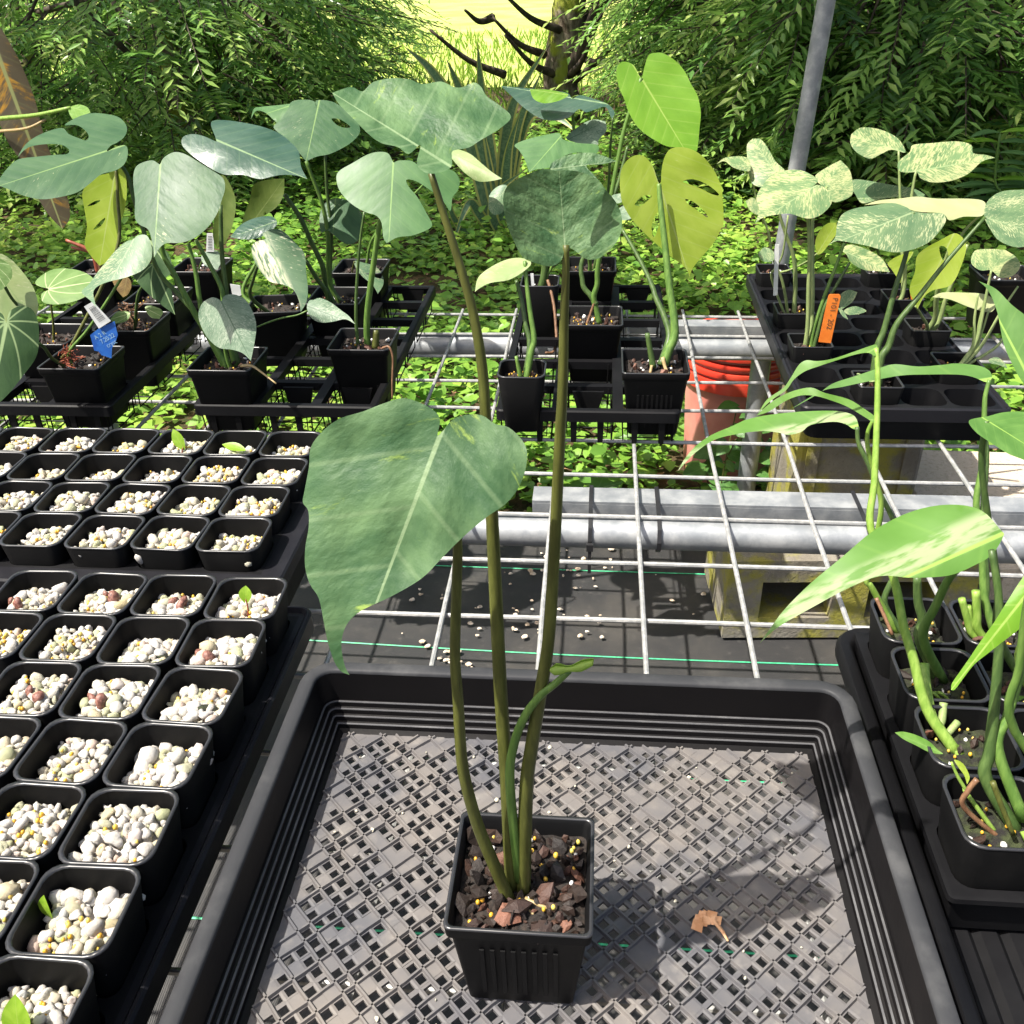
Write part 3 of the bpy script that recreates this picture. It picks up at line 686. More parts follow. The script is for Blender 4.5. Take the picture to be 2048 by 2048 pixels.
def stone_meshes(name, n, rough, mat, seed, sub=2, flat=(1,1,1)):
    out = []; r = np.random.default_rng(seed)
    for k in range(n):
        bm = bmesh.new(); bmesh.ops.create_icosphere(bm, subdivisions=sub, radius=1)
        sc = r.uniform(.68, 1.18, 3)*np.array(flat); d = [Vector(r.normal(size=3)).normalized() for _ in range(9)]; am = r.uniform(-rough, rough, 9)
        for v in bm.verts:
            q = v.co.normalized(); s = 1+sum(a*max(0, q.dot(e))**4 for a, e in zip(am, d))+r.uniform(-.09,.09)
            v.co = Vector((q.x*sc[0]*s, q.y*sc[1]*s, q.z*sc[2]*s))
        me = bpy.data.meshes.new(name); bm.to_mesh(me); bm.free(); me.materials.append(mat); me.polygons.foreach_set('use_smooth', [True]*len(me.polygons)); out.append(me)
    return out
PUM = stone_meshes('pumice_stone', 16, .75, M['pumice'], 1)
CHIP = stone_meshes('bark_chip', 10, .7, M['bark'], 2, 1, (1.2,.8,.45))
for c_ in CHIP: c_.polygons.foreach_set('use_smooth', [False]*len(c_.polygons))
BEAD = stone_meshes('fertiliser_bead', 2, .05, M['bead'], 3)
CORM = stone_meshes('corm', 3, .35, M['corm'], 4, 2, (1.3,.85,.8))
PERL = stone_meshes('perlite', 3, .5, M['perl'], 5, 1)
def bumpy(w_, z, c, amp, mat, name, parent, n=12, seed=0, dome=0.0, kind=None):
    r = np.random.default_rng(seed); v = []; f = []
    for j in range(n+1):
        for i in range(n+1):
            x, y = -w_/2+w_*i/n, -w_/2+w_*j/n; e = max(abs(x), abs(y))/(w_/2)
            v.append((c[0]+x, c[1]+y, z+r.uniform(-amp, amp)+dome*(1-e*e)))
    for j in range(n):
        for i in range(n): a = j*(n+1)+i; f.append((a, a+1, a+n+2, a+n+1))
    o = link(name, mesh(name, v, f, mat, False), parent, loc=(0,0,0))
    if kind: o['kind'] = kind
    return o
prng = random.Random(21)
def rrot(): return (prng.uniform(0,6.28), prng.uniform(0,6.28), prng.uniform(0,6.28))
def scatter(t, meshes, name, n, c, half, z, zj, s0, s1, heap=0.0, tilt=(0,0), mind=.75):
    pl = []
    for _ in range(n*14):
        if len(pl) >= n: break
        x, y = prng.uniform(-half, half), prng.uniform(-half, half); s = prng.uniform(s0, s1)
        if prng.random() < .12: s *= 1.3
        if any((x-a)**2+(y-b_)**2 < ((s+q)*mind)**2 for a, b_, q in pl): continue
        pl.append((x, y, s)); e = max(abs(x), abs(y))/half
        link(name, prng.choice(meshes), t, loc=(c[0]+x, c[1]+y, z+heap*(1-e)+tilt[0]*x+tilt[1]*y+prng.uniform(-zj, zj)+s*.25), rot=rrot(), scale=s)
    return pl
# ------------------------------------------------------------------ pots of pumice
LM = {}
LM['sprout'] = leaf_mat('young sprout', (.16,.30,.02), (.25,.40,.04), (.3,.42,.08), trans=.4, tcol=(.4,.55,.04), veins=4, vstr=.15, quilt=.0003)
def pumice_pot(tray, x, y, rowlab, feat=None, lab=None, near=True, seed=0, plain=None):
    q = proj((x, y, BZ+.09))
    if q[0] < -75 or q[1] > 2190: return
    prng.seed(seed*977+13)
    t = thing('pumice_pot', lab or plain, 'plant pot', (x, y, BZ+.0066), f'pumice pots in the {rowlab} tray')
    o = link('pot_wall', POT_S, t, loc=(x, y, BZ+.0066)); rz_ = prng.uniform(-.04,.04); o.rotation_euler = (0,0,rz_); o = link('rim', RIMS['small_pot'], t, loc=(x, y, BZ+.0066), rot=(0,0,rz_))
    full = prng.uniform(.0685, .0765); zb = BZ+full; c = (x, y)
    bumpy(.0515, zb-.003, c, .0016, M['pumice'], 'pumice_gravel', t, 14, seed, .002, 'stuff')
    big = prng.uniform(.9, 1.15); tl = (prng.uniform(-.10,.10), prng.uniform(-.15,.08))
    scatter(t, PUM, 'pumice_stone', 74 if near else 60, c, .0248, zb, .0008, .0024*big, .0043*big, .003, tl, .60)
    scatter(t, PUM, 'pumice_stone', 26 if near else 18, c, .0205, zb+.0036, .001, .0024*big, .0052*big, .002, tl, .72)
    nb = {'beads': 45}.get(feat, prng.choice([5,8,12,20]))
    for _ in range(nb):
        s = prng.uniform(.0014,.0022); cx = prng.uniform(-.021,.021); cy = prng.uniform(-.021,.021)
        link('fertiliser_bead', prng.choice(BEAD), t, loc=(x+cx, y+cy, zb+.0052+tl[0]*cx+tl[1]*cy+.003*(1-max(abs(cx),abs(cy))/.024)), scale=s)
    zt = zb+.007
    if feat == 'corm':
        dx, dy = prng.uniform(-.012,.012), prng.uniform(-.014,.004); link('corm', prng.choice(CORM), t, loc=(x+dx, y+dy, zt+.001), rot=rrot(), scale=.0062)
        link('corm', prng.choice(CORM), t, loc=(x+dx-.011, y+dy+.006, zt), rot=rrot(), scale=.004)
    if feat == 'moss':
        o = link('moss_clump', stone_meshes('moss_clump', 1, .8, M['mossy'], seed, 3)[0], t, loc=(x+.012, y-.004, zt-.001), scale=(.008,.006,.004))
    if feat == 'sprout':
        tubew(t, [(x,y-.004,zt-.006),(x+.001,y-.003,zt+.006),(x,y-.002,zt+.013)], (.0009,.0006), STEM['redd'], 'shoot')
        tleaf(t, (x,y-.002,zt+.0125), (0,.25,1), (0,-1,.2), .013, .012, LM['sprout'], bend=.2, heart=.25)
    if feat == 'bigsprout':
        tubew(t, [(x,y-.006,zt-.006),(x+.001,y-.007,zt+.004)], (.001,.0008), STEM['bright'], 'shoot')
        tleaf(t, (x,y-.007,zt-.002), (-.1,.3,1), (0,-1,.3), .026, .017, LM['sprout'], bend=.15, heart=.0)
    if feat == 'sliver':
        tleaf(t, (x-.022,y+.004,zt-.003), (-.2,-.1,1), (-.5,-1,.3), .018, .013, LM['sprout'], bend=.3)
    if feat == 'leaning':
        tubew(t, [(x,y-.008,zt-.004),(x+.003,y-.006,zt+.006)], (.0008,.0006), STEM['redd'], 'shoot')
        tleaf(t, (x+.004,y-.006,zt+.003), (-.5,.2,.9), (0,-.9,.4), .028, .014, LM['sprout'], bend=.2)
    if feat == 'flatleaf':
        tleaf(t, (x+.012,y-.004,zt+.006), (-1,.2,.25), (0,-.4,.9), .032, .012, LM['sprout'], bend=.15)
    return t
ORD = ('first','second','third','fourth','fifth','sixth','seventh','eighth')
F1 = {(3,7):('sprout','pumice pot with one round green sprout on a thin shoot at the tray corner'),
      (3,6):('corm','pumice pot with brown corms lying next to the pot with the round sprout'),
      (2,6):('moss','pumice pot with a mossy lump and orange debris second from the tray edge'),
      (3,5):('moss','pumice pot with dark green moss at its right corner, on the tray edge'),
      (2,5):('corm','pumice pot with an olive brown corm beside the mossy edge pot'),
      (1,7):('corm','pumice pot with two shiny reddish corms in the far row of the front tray'),
      (2,7):('corm','pumice pot with a husky brown corm between the corm pots and the sprout pot'),
      (0,7):('corm','pumice pot with a dark corm at the far left corner of the front tray'),
      (0,6):('beads','pumice pot crowded with yellow fertiliser beads in the front tray'),
      (1,5):('corm','pumice pot with a rough brown corm against its right wall'),
      (3,2):('sliver','pumice pot with a green leaf sliver poking over its left wall'),
      (3,1):('bigsprout','pumice pot with a bright upright oval seedling leaf')}
for r_ in range(8):
    for c_ in range(4):
        x = -.5385+.0665*(c_+.5)+rnd.uniform(-.0008,.0008); y = .185+.0638*(r_+.5)+rnd.uniform(-.0008,.0008)
        ft = F1.get((c_, r_)); pumice_pot(TRAY_L1, x, y, 'front propagation', ft[0] if ft else None, ft[1] if ft else None, True, r_*4+c_+1, f'plain pumice pot {ORD[3-c_]} from the mesh tray in the {ORD[7-r_]} row from the crosswise tray')
F2 = {(5,3):('leaning','pumice pot with a leaning pale green leaf at the back of the crosswise tray'),
      (6,3):('flatleaf','pumice pot with a narrow flat leaf and brown husk in the back row'),
      (3,0):('beads','pumice pot with many yellow beads in the front row of the crosswise tray')}
for r_ in range(4):
    for c_ in range(8):
        x = -.85+.0665*(c_+.5)+rnd.uniform(-.001,.001); y = .733+.066*(r_+.5)+rnd.uniform(-.001,.001)
        ft = F2.get((c_, r_)); pumice_pot(TRAY_L2, x, y, 'crosswise propagation', ft[0] if ft else None, ft[1] if ft else None, False, 100+r_*8+c_, f'plain pumice pot {ORD[7-c_]} from the open wire in the {ORD[r_]} row from the front tray')
for nm, lab, reg, n in (('spilled_pumice', 'loose white pumice crumbs spilled on the crosswise tray deck', (-.82,-.33,.735,.995,.066), 60), ('spilled_pumice', 'loose white pumice crumbs spilled on the front propagation tray deck', (-.53,-.28,.19,.69,.046), 40)):
    m = MB(); r = random.Random(n)
    for _ in range(n):
        gx = reg[0]+.0333+.0665*r.randrange(8) if nm and n == 60 else reg[0]+.0333*r.randrange(8)
        x = r.uniform(reg[0], reg[1]); y = r.uniform(reg[2], reg[3]); s = r.uniform(.0014,.0028)
        if n == 60: x = -.85+.0665*r.randrange(1,8)+r.gauss(0,.0012); 
        else: x = -.5385+.0665*r.randrange(1,4)+r.gauss(0,.0012)
        me_ = r.choice(PUM); zz_ = BZ+reg[4]+s*.7
        rot = Matrix.Rotation(r.uniform(0,6.28), 3, 'Z')
        m.add([rot @ (v.co*s)+Vector((x,y,zz_)) for v in me_.vertices], [tuple(p.vertices) for p in me_.polygons])
    tag(m.obj(nm, M['pumice'], None, True), lab, 'gravel', kind='stuff')
# ------------------------------------------------------------------ planted pots
def plant(name, label, cx, cy, kind, rim, cat='potted plant', group=None, soil='soil', ribs=(), nch=14, beads=6, perl=5, seed=0, rot=0.0):
    me, wt, h = {'B':(POT_B,.0885,.0945), 'S':(POT_S,.0625,.0835), 'C':(POT_C,.0575,.069), 'M':(POT_M,.0868,.0842), 'T':(POT_T,.062,.105)}[kind]
    base = (cx, cy, BZ+rim-h); prng.seed(seed+501)
    t = thing(name, label, cat, base, group)
    o = link('pot_wall', me, t, loc=base); o.rotation_euler = (0,0,rot); o = link('rim', RIMS[me.name], t, loc=base, rot=(0,0,rot))
    if ribs: add_ribs(t, base, wt, .066, h, ribs)
    dz = {'B':.013,'S':.016,'C':.012,'M':.011,'T':.014}[kind]; z = BZ+rim-dz; half = wt/2-.006
    if kind == 'M': half = wt/2-.004
    s_ = bumpy(half*2, z-.002, (cx,cy), .0015, M[soil], 'soil', t, 14, seed, .002)
    scatter(s_, CHIP, 'bark_chip', nch, (cx,cy), half-.004, z, .001, .0030 if kind != 'M' else .0018, .0062 if kind != 'M' else .0072, .001, mind=.7 if kind != 'M' else .5)
    if kind == 'M':
        for _ in range(9):
            a_ = prng.uniform(0,6.28); rr_ = prng.uniform(.016,.034); link('bark_chip', prng.choice(CHIP), s_, loc=(cx+rr_*math.cos(a_), cy+rr_*math.sin(a_)*.9, z+.003), rot=(prng.uniform(-.6,.6),prng.uniform(-.6,.6),prng.uniform(0,6.28)), scale=prng.uniform(.0065,.0095))
    for _ in range(beads): link('fertiliser_bead', prng.choice(BEAD), s_, loc=(cx+prng.uniform(-half,half)*.85, cy+prng.uniform(-half,half)*.85, z+.0028), scale=prng.uniform(.0012,.0017)*(1.25 if kind == 'M' else 1))
    for _ in range(perl): link('perlite', prng.choice(PERL), s_, loc=(cx+prng.uniform(-half,half)*.85, cy+prng.uniform(-half,half)*.85, z+.0015), rot=rrot(), scale=prng.uniform(.0016,.0034))
    return t, Vector((cx, cy, z))
# ================================================================== THE PLANTS
cream = (.48,.48,.28)
LM['alo'] = leaf_mat('grey green marbled leaf', (.026,.075,.028), (.105,.185,.078), (.19,.27,.14), var=(.20,.29,.06), vamt=.30, vscale=1.5, trans=.2, tcol=(.22,.34,.05), rough=.5, veins=3.5, vstr=.28, mid=.010, quilt=.0065, ang=.55, blotch=2.4)
LM['mon'] = leaf_mat('blue green split leaf', (.032,.080,.038), (.058,.118,.054), (.16,.25,.09), var=cream, vamt=.27, vscale=8, trans=.16, tcol=(.2,.34,.05), rough=.42, veins=8, vstr=.10, quilt=.0030, spec=.22)
LM['monp'] = leaf_mat('plain green split leaf', (.048,.120,.040), (.075,.165,.055), (.18,.30,.09), trans=.2, tcol=(.22,.36,.05), rough=.42, veins=7, vstr=.12, quilt=.0014)
LM['mond'] = leaf_mat('glossy dark leaf', (.024,.060,.042), (.045,.090,.062), (.16,.24,.12), trans=.1, rough=.30, veins=7, vstr=.14, quilt=.005, spec=.5)
LM['marb'] = leaf_mat('cream marbled leaf', (.07,.14,.075), (.12,.20,.10), (.2,.28,.15), var=(.36,.38,.23), vamt=.4, vscale=9, trans=.18, rough=.42, veins=8, vstr=.15, quilt=.0018)
LM['half'] = leaf_mat('half cream leaf', (.06,.12,.065), (.11,.18,.10), (.2,.28,.15), var=(.46,.47,.32), vamt=.32, vscale=7, trans=.18, rough=.4, veins=8, vstr=.15, quilt=.0018, stripe=((.56,.55,.38),-.1,.17))
LM['silver'] = leaf_mat('silvery netted leaf', (.075,.13,.080), (.17,.24,.16), (.05,.10,.05), var=(.30,.35,.26), vamt=.42, vscale=11, trans=.12, rough=.45, veins=9, vstr=.4, quilt=.0016)
LM['pale'] = leaf_mat('pale green leaf', (.22,.30,.12), (.32,.38,.18), (.22,.32,.12), var=(.42,.45,.26), vamt=.35, trans=.25, tcol=(.4,.5,.12), veins=9, vstr=.3, quilt=.0012)
LM['yel'] = leaf_mat('backlit yellow green leaf', (.27,.38,.035), (.36,.46,.07), (.42,.50,.16), var=(.46,.52,.18), vamt=.25, trans=.5, tcol=(.55,.60,.03), rough=.45, veins=6, vstr=.25, quilt=.002)  # base colour brightened to carry the backlight glow, besides the translucency
LM['lime'] = leaf_mat('fresh lime green leaf', (.13,.29,.02), (.18,.36,.03), (.34,.48,.10), trans=.45, tcol=(.30,.55,.01), rough=.42, veins=6, vstr=.3, quilt=.002)
LM['anth'] = leaf_mat('velvet leaf with pale veins', (.018,.050,.014), (.034,.080,.022), (.24,.33,.15), trans=.12, rough=.6, radial=1.55, vstr=.8, mid=.022, quilt=.003)
LM['anthl'] = leaf_mat('light velvet leaf with pale veins', (.09,.17,.04), (.14,.23,.07), (.40,.47,.24), trans=.2, rough=.55, radial=1.55, vstr=.8, mid=.025, quilt=.003)
LM['olive'] = leaf_mat('olive back of leaf', (.07,.11,.02), (.11,.15,.03), (.16,.2,.06), trans=.3, tcol=(.25,.33,.02), rough=.5, veins=6, vstr=.2)
LM['brown'] = leaf_mat('browning leaf', (.10,.06,.02), (.2,.13,.04), (.25,.22,.08), trans=.25, rough=.6)
LM['var1'] = leaf_mat('cream and green mottled leaf', (.075,.15,.062), (.13,.215,.09), (.24,.32,.15), var=(.36,.38,.18), vamt=.50, vscale=6, trans=.2, tcol=(.5,.55,.15), rough=.45, veins=9, vstr=.12, quilt=.0014)
LM['var2'] = leaf_mat('green leaf with cream flecks', (.065,.125,.060), (.115,.185,.085), (.22,.29,.15), var=(.34,.37,.20), vamt=.42, vscale=7, trans=.18, rough=.42, veins=9, vstr=.12, quilt=.0014)
LM['crm'] = leaf_mat('cream leaf with green marbling', (.32,.35,.17), (.38,.40,.22), (.30,.34,.18), var=(.26,.36,.12), vamt=.25, vscale=6, trans=.25, tcol=(.6,.6,.15), rough=.45, veins=9, vstr=.15, quilt=.0012)
LM['strap'] = leaf_mat('narrow strap leaf', (.085,.19,.03), (.13,.26,.05), (.2,.34,.08), trans=.35, tcol=(.25,.42,.02), rough=.36, veins=5, vstr=.1, mid=.006, quilt=.0008)
LM['strapw'] = leaf_mat('green leaf with a silvery band', (.065,.155,.025), (.095,.205,.04), (.26,.42,.08), trans=.25, tcol=(.25,.42,.02), rough=.3, veins=5, vstr=.08, mid=.008, quilt=.0008, stripe=((.27,.33,.17),-.055,.075))
LM['strapd'] = leaf_mat('smooth mid green leaf', (.06,.145,.03), (.095,.20,.045), (.24,.38,.08), trans=.22, tcol=(.22,.4,.02), rough=.36, veins=5, vstr=.1, mid=.012, quilt=.0008)
LM['bronze'] = leaf_mat('bronze backed leaf', (.035,.030,.018), (.06,.05,.03), (.20,.22,.08), var=(.30,.15,.01), vamt=.40, vscale=1.6, trans=.3, tcol=(.5,.24,.0), rough=.35, veins=9, vstr=.12, quilt=.002)
# ------------------------------------------------------------------ the main plant
T0, b0 = plant('elephant_ear_plant', 'tall three-leaved elephant ear with grey-green marbled leaves in the square pot on the mesh tray', -.0373, .3865, 'M', .095, soil='soil', ribs=((0,-1),), nch=130, beads=34, perl=9, seed=3)
base0 = Vector((onh((1032,1790), .082).x, onh((1032,1790), .082).y, BZ+.080))
leaf(T0, 'B', [(665,800),(600,850),(540,812),(450,790),(380,742),(300,662),(215,575),(178,512),(280,480),(345,505),(400,455),(500,432),(600,437),(660,460),(700,462),(780,450),(850,480),(900,480),(960,455),(1000,480),(1030,530),(1100,580),(1165,645),(1100,712),(1000,772),(930,815),(845,832),(838,870),(836,920),(780,950),(700,956),(645,905)],
     (690,830), (178,512), .405, (.02,-.44,.90), LM['alo'], cup=.05, rip=.026, dens=20, extra=lambda u,v,s: .03*math.sin(v*12)+.015*math.sin(u*13+v*5))
leaf(T0, 'B', [(1465,1368),(1440,1440),(1380,1470),(1300,1452),(1230,1420),(1180,1330),(1140,1230),(1122,1120),(1135,1042),(1180,1000),(1260,960),(1330,935),(1420,933),(1500,940),(1570,950),(1640,985),(1690,1050),(1740,1110),(1775,1190),(1770,1290),(1720,1370),(1650,1425),(1580,1430),(1520,1385),(1485,1366)],
     (1462,1355), (1430,932), .375, (.02,-.93,.36), LM['alo'], cup=.34, rip=.018, extra=lambda u,v,s: .16*max(0,u)**2)
leaf(T0, 'B', [(1385,905),(1420,880),(1480,856),(1600,842),(1690,866),(1748,890),(1660,908),(1580,915),(1640,985),(1560,952),(1480,940),(1390,940)], (1420,930), (1748,890), .366, (.1,-.75,.65), LM['alo'], rip=.01, name='leaf_tip')
leaf(T0, 'F', [(468,1145),(475,1095),(440,1060),(370,1035),(310,1050),(245,1075),(180,1095),(130,1130),(92,1180),(86,1240),(73,1310),(68,1345),(84,1370),(85,1420),(75,1480),(75,1540),(90,1590),(115,1630),(130,1700),(142,1760),(160,1815),(180,1846),(206,1858),(192,1828),(183,1780),(186,1740),(204,1700),(245,1665),(330,1625),(420,1572),(480,1512),(540,1452),(610,1392),(670,1350),(705,1308),(727,1258),(735,1200),(720,1160),(680,1122),(640,1112),(600,1086),(550,1085),(512,1100),(486,1130)],
     (437,1248), (206,1858), .350, (-.06,-.86,.50), LM['alo'], cup=-.05, fold=.10, droop=.05, rip=.022, dens=24, extra=lambda u,v,s: .012*math.sin(u*11+v*6)+.010*math.sin(v*23-u*7))
r1, r2, r3, r4 = STEM['olive'], STEM['olive'], STEM['olive'], STEM['green']
pet(T0, 'W', [(862,346),(890,437),(920,531),(946,625),(964,732),(971,830),(980,960),(984,1034),(991,1180),(1001,1380),(1013,1560)], .405, base0+Vector((-.003,.004,0)), .0014, .0042, r1)
pet(T0, 'W', [(1132,490),(1131,560),(1128,638),(1125,773),(1118,907),(1108,1109),(1097,1277),(1080,1390),(1062,1500),(1052,1585)], .375, base0+Vector((.004,.003,0)), .0013, .0045, r2)
pet(T0, 'W', [(870,950),(905,1010),(915,1085),(913,1176),(910,1311),(916,1400),(922,1500),(930,1557),(953,1642),(981,1713)], .352, base0+Vector((-.002,-.003,0)), .0018, .0040, r3)
pet(T0, 'W', [(1138,1342),(1112,1366),(1080,1392),(1050,1432),(1028,1490),(1020,1570)], .375, base0+Vector((.002,.002,.02)), .0017, .0030, r4)
# rolled young leaf
pa = onY((1100,1340), .371); pb_ = onY((1186,1325), .369); m = MB(); rings = []
for i in range(9):
    c_ = pa.lerp(pb_, i/8)+Vector((0,0,-.0016*math.sin(i/8*3.14))); ring = []
    for k in range(15):
        a = k/14*math.pi*2.5; rr = (.0030+.0010*math.sin(i*1.3))*(1 if i < 8 else 1.1)*(.55+.45*k/14)*(.4 if i == 0 else 1)
        ring.append(c_+Vector((.15*rr*math.cos(a), rr*math.cos(a)*.8, rr*math.sin(a))))
    rings.append(ring)
vv_ = [p for r_ in rings for p in r_]; ff_ = [(i*15+k, i*15+k+1, (i+1)*15+k+1, (i+1)*15+k) for i in range(8) for k in range(14)]
link('rolled_leaf', mesh('rolled_leaf', vv_, ff_, LM['lime'], True, [(p.z*8, p.x*2) for p in vv_]), T0, loc=(0,0,0))
tubew(T0, [base0+Vector((.006,-.004,.004)), base0+Vector((.016,-.008,.004)), base0+Vector((.026,-.011,.002))], (.0018,.0008), STEM['tan'], 'root')
tubew(T0, [base0+Vector((.002,-.006,.003)), base0+Vector((.010,-.012,.003)), base0+Vector((.016,-.016,.001))], (.0013,.0008), STEM['tan'], 'root')
# ------------------------------------------------------------------ middle carrier: split-leaf plants
GM = 'split-leaf seedlings in the open carriers'
T1, b1 = plant('split_leaf_plant', 'large split-leaf plant with a cream-streaked heart leaf, a netted silver leaf and a dangling root', -.508, 1.199, 'B', .10, group=GM, ribs=((1,0),), nch=24, perl=12, seed=11)
leaf(T1, 'A', [(885,905),(905,870),(960,840),(1020,850),(1090,890),(1170,940),(1230,982),(1242,1040),(1222,1110),(1200,1175),(1150,1250),(1080,1310),(1000,1340),(920,1342),(880,1370),(850,1422),(845,1360),(820,1270),(770,1240),(745,1200),(745,1100),(735,1000),(745,930),(780,900),(840,885),(872,902)],
     (885,915), (850,1422), 1.20, (-.12,-.74,.66), LM['mon'], cup=-.10, rip=.014)
leaf(T1, 'A', [(590,835),(610,805),(650,785),(690,750),(700,700),(660,650),(590,630),(500,625),(420,650),(357,690),(420,690),(465,715),(490,750),(475,775),(440,765),(380,740),(342,706),(250,730),(180,765),(130,810),(100,865),(130,832),(180,806),(270,795),(340,800),(380,825),(370,850),(300,855),(200,865),(100,880),(40,930),(0,985),(-4,1026),(50,1046),(130,1080),(230,1100),(340,1086),(430,1060),(500,1010),(560,962),(640,940),(690,900),(706,840),(690,802),(640,812)],
     (590,832), (-4,1026), 1.24, (.10,-.46,.88), LM['mon'], cup=-.06, rip=.010, dens=20)
leaf(T1, 'D', [(1222,282),(1240,252),(1290,245),(1350,270),(1395,340),(1415,420),(1405,510),(1385,612),(1340,570),(1280,550),(1210,540),(1150,490),(1110,420),(1095,350),(1120,290),(1170,262),(1205,270)], (1222,285), (1385,612), 1.175, (0,-.86,.5), LM['silver'], cup=-.12)
pet(T1, 'A', [(885,915),(890,1350),(960,1510),(1070,1720),(1150,1850)], 1.21, b1+Vector((-.004,0,0)), .0028, .0052, STEM['green'])
pet(T1, 'A', [(600,835),(700,960),(740,1100),(860,1470),(980,1620),(1070,1720),(1150,1840)], 1.25, b1+Vector((-.002,.006,0)), .0022, .0042, STEM['dark'])
pet(T1, 'A', [(1080,1325),(1150,1450),(1225,1600),(1240,1760)], 1.23, b1+Vector((.006,.005,0)), .0026, .0042, STEM['green'])
pet(T1, 'A', [(1218,1130),(1225,1400),(1250,1620),(1255,1780)], 1.24, b1+Vector((.010,.008,0)), .0026, .0044, STEM['dark'])
pet(T1, 'A', [(1040,1345),(1080,1500),(1110,1700),(1160,1850)], 1.215, b1+Vector((0,-.004,0)), .0025, .0045, STEM['green'])
pet(T1, 'D', [(1222,285),(1240,420),(1245,560)], 1.18, b1+Vector((.004,-.006,0)), .0016, .003, STEM['green'])
pet(T1, 'D', [(1330,640),(1390,640),(1450,680),(1525,738)], 1.165, 1.14, .0022, .0010, STEM['tan'], 'aerial_root')
T2, b2 = plant('split_leaf_plant', 'split-leaf plant with one broad plain leaf divided along its right side and a cut stump', -.3345, 1.279, 'B', .10, group=GM, nch=26, perl=10, seed=12)
leaf(T2, 'B', [(515,895),(490,850),(450,838),(380,850),(290,900),(210,950),(204,1010),(230,1070),(290,1130),(360,1170),(420,1190),(450,1230),(460,1310),(478,1342),(540,1310),(620,1300),(700,1270),(730,1240),(700,1180),(650,1090),(600,1030),(588,992),(640,1000),(720,1050),(790,1110),(830,1165),(842,1090),(872,1050),(880,990),(840,940),(760,930),(680,930),(620,890),(560,885),(532,890)],
     (515,900), (490,1342), 1.26, (.05,-.76,.64), LM['monp'], cup=-.10, rip=.012, dens=18)
leaf(T2, 'B', [(75,1655),(110,1645),(170,1670),(230,1715),(270,1745),(305,1790),(250,1762),(180,1776),(110,1780),(60,1752),(38,1700),(50,1660)], (42,1690), (305,1790), 1.27, (0,-.7,.7), LM['silver'], cup=-.1)
pet(T2, 'B', [(515,900),(470,1100),(440,1230),(400,1500),(370,1750)], 1.27, b2+Vector((.004,0,0)), .0026, .0050, STEM['green'])
pet(T2, 'B', [(355,1170),(330,1350),(312,1600),(310,1780)], 1.29, b2+Vector((-.010,.002,0)), .0016, .0028, STEM['dark'])
pet(T2, 'A', [(1696,1715),(1640,1740),(1560,1755),(1480,1780),(1420,1805)], 1.27, 1.25, .0012, .0012, STEM['green'], 'runner')
tubew(T2, [b2+Vector((.016,-.002,-.002)), b2+Vector((.019,.002,.026))], (.0055,.0045), STEM['olive'], 'cut_stump')
pet(T2, 'S', [(1310,810),(1370,800),(1405,900),(1400,1100),(1400,1280)], 1.235, 1.215, .0018, .0012, STEM['brown'], 'aerial_root')
T3, b3 = plant('split_leaf_plant', 'split-leaf plant in a tilted pot with a half-cream drooping leaf', -.512, 1.438, 'B', .098, group=GM, nch=22, seed=13, rot=.12)
leaf(T3, 'A', [(1468,1318),(1450,1292),(1500,1265),(1560,1275),(1620,1330),(1680,1400),(1690,1500),(1700,1600),(1690,1670),(1660,1722),(1650,1660),(1620,1600),(1560,1570),(1490,1555),(1440,1500),(1400,1430),(1390,1360),(1420,1332)], (1470,1320), (1660,1722), 1.36, (.05,-.8,.6), LM['half'], cup=-.14)
leaf(T3, 'A', [(1270,1310),(1330,1240),(1420,1200),(1500,1195),(1530,1230),(1500,1272),(1430,1312),(1350,1322)], (1500,1230), (1270,1312), 1.47, (0,-.5,.87), LM['mond'], cup=-.1)
pet(T3, 'A', [(1470,1320),(1440,1420),(1395,1550),(1385,1640)], 1.37, b3+Vector((-.012,0,0)), .002, .0034, STEM['dark'])
pet(T3, 'A', [(1400,1215),(1440,1330),(1430,1420),(1340,1620)], 1.5, b3+Vector((-.016,.006,0)), .002, .0034, STEM['green'])
leaf(T3, 'A', [(1400,1020),(1480,992),(1570,985),(1566,1070),(1530,1140),(1460,1190),(1400,1216),(1338,1242),(1350,1180),(1380,1100)], (1410,1205), (1570,985), 1.52, (.2,-.9,.3), LM['olive'], cup=.1)
T4, b4 = plant('split_leaf_plant', 'split-leaf plant with a glossy dark arrow leaf and several stout dark stems', -.420, 1.474, 'B', .10, group=GM, nch=24, perl=9, seed=14)
leaf(T4, 'A', [(1195,775),(1165,692),(1182,665),(1260,665),(1360,680),(1450,700),(1540,735),(1610,790),(1650,840),(1662,920),(1696,988),(1640,970),(1560,965),(1500,975),(1430,988),(1340,965),(1250,965),(1190,945),(1120,900),(1050,850),(1005,800),(1010,757),(1060,740),(1120,750),(1172,772)],
     (1212,780), (1696,988), 1.40, (0,-.50,.87), LM['mond'], cup=-.08, rip=.016, dens=18)
leaf(T4, 'A', [(1750,602),(1744,555),(1830,560),(1900,600),(1965,660),(1988,720),(1960,768),(1900,812),(1820,850),(1750,864),(1690,890),(1655,850),(1620,800),(1560,750),(1510,702),(1550,660),(1590,600),(1612,560),(1680,550),(1735,560)],
     (1752,605), (1690,890), 1.47, (.1,-.6,.8), LM['mon'], cup=-.08, holes=[[(1830,655),(1880,660),(1935,700),(1900,705),(1860,690)]])
leaf(T4, 'A', [(1385,656),(1402,600),(1440,590),(1540,580),(1622,574),(1592,620),(1545,685),(1470,625),(1415,612)], (1622,576), (1385,656), 1.49, (0,-.55,.83), LM['monp'], cup=-.08)
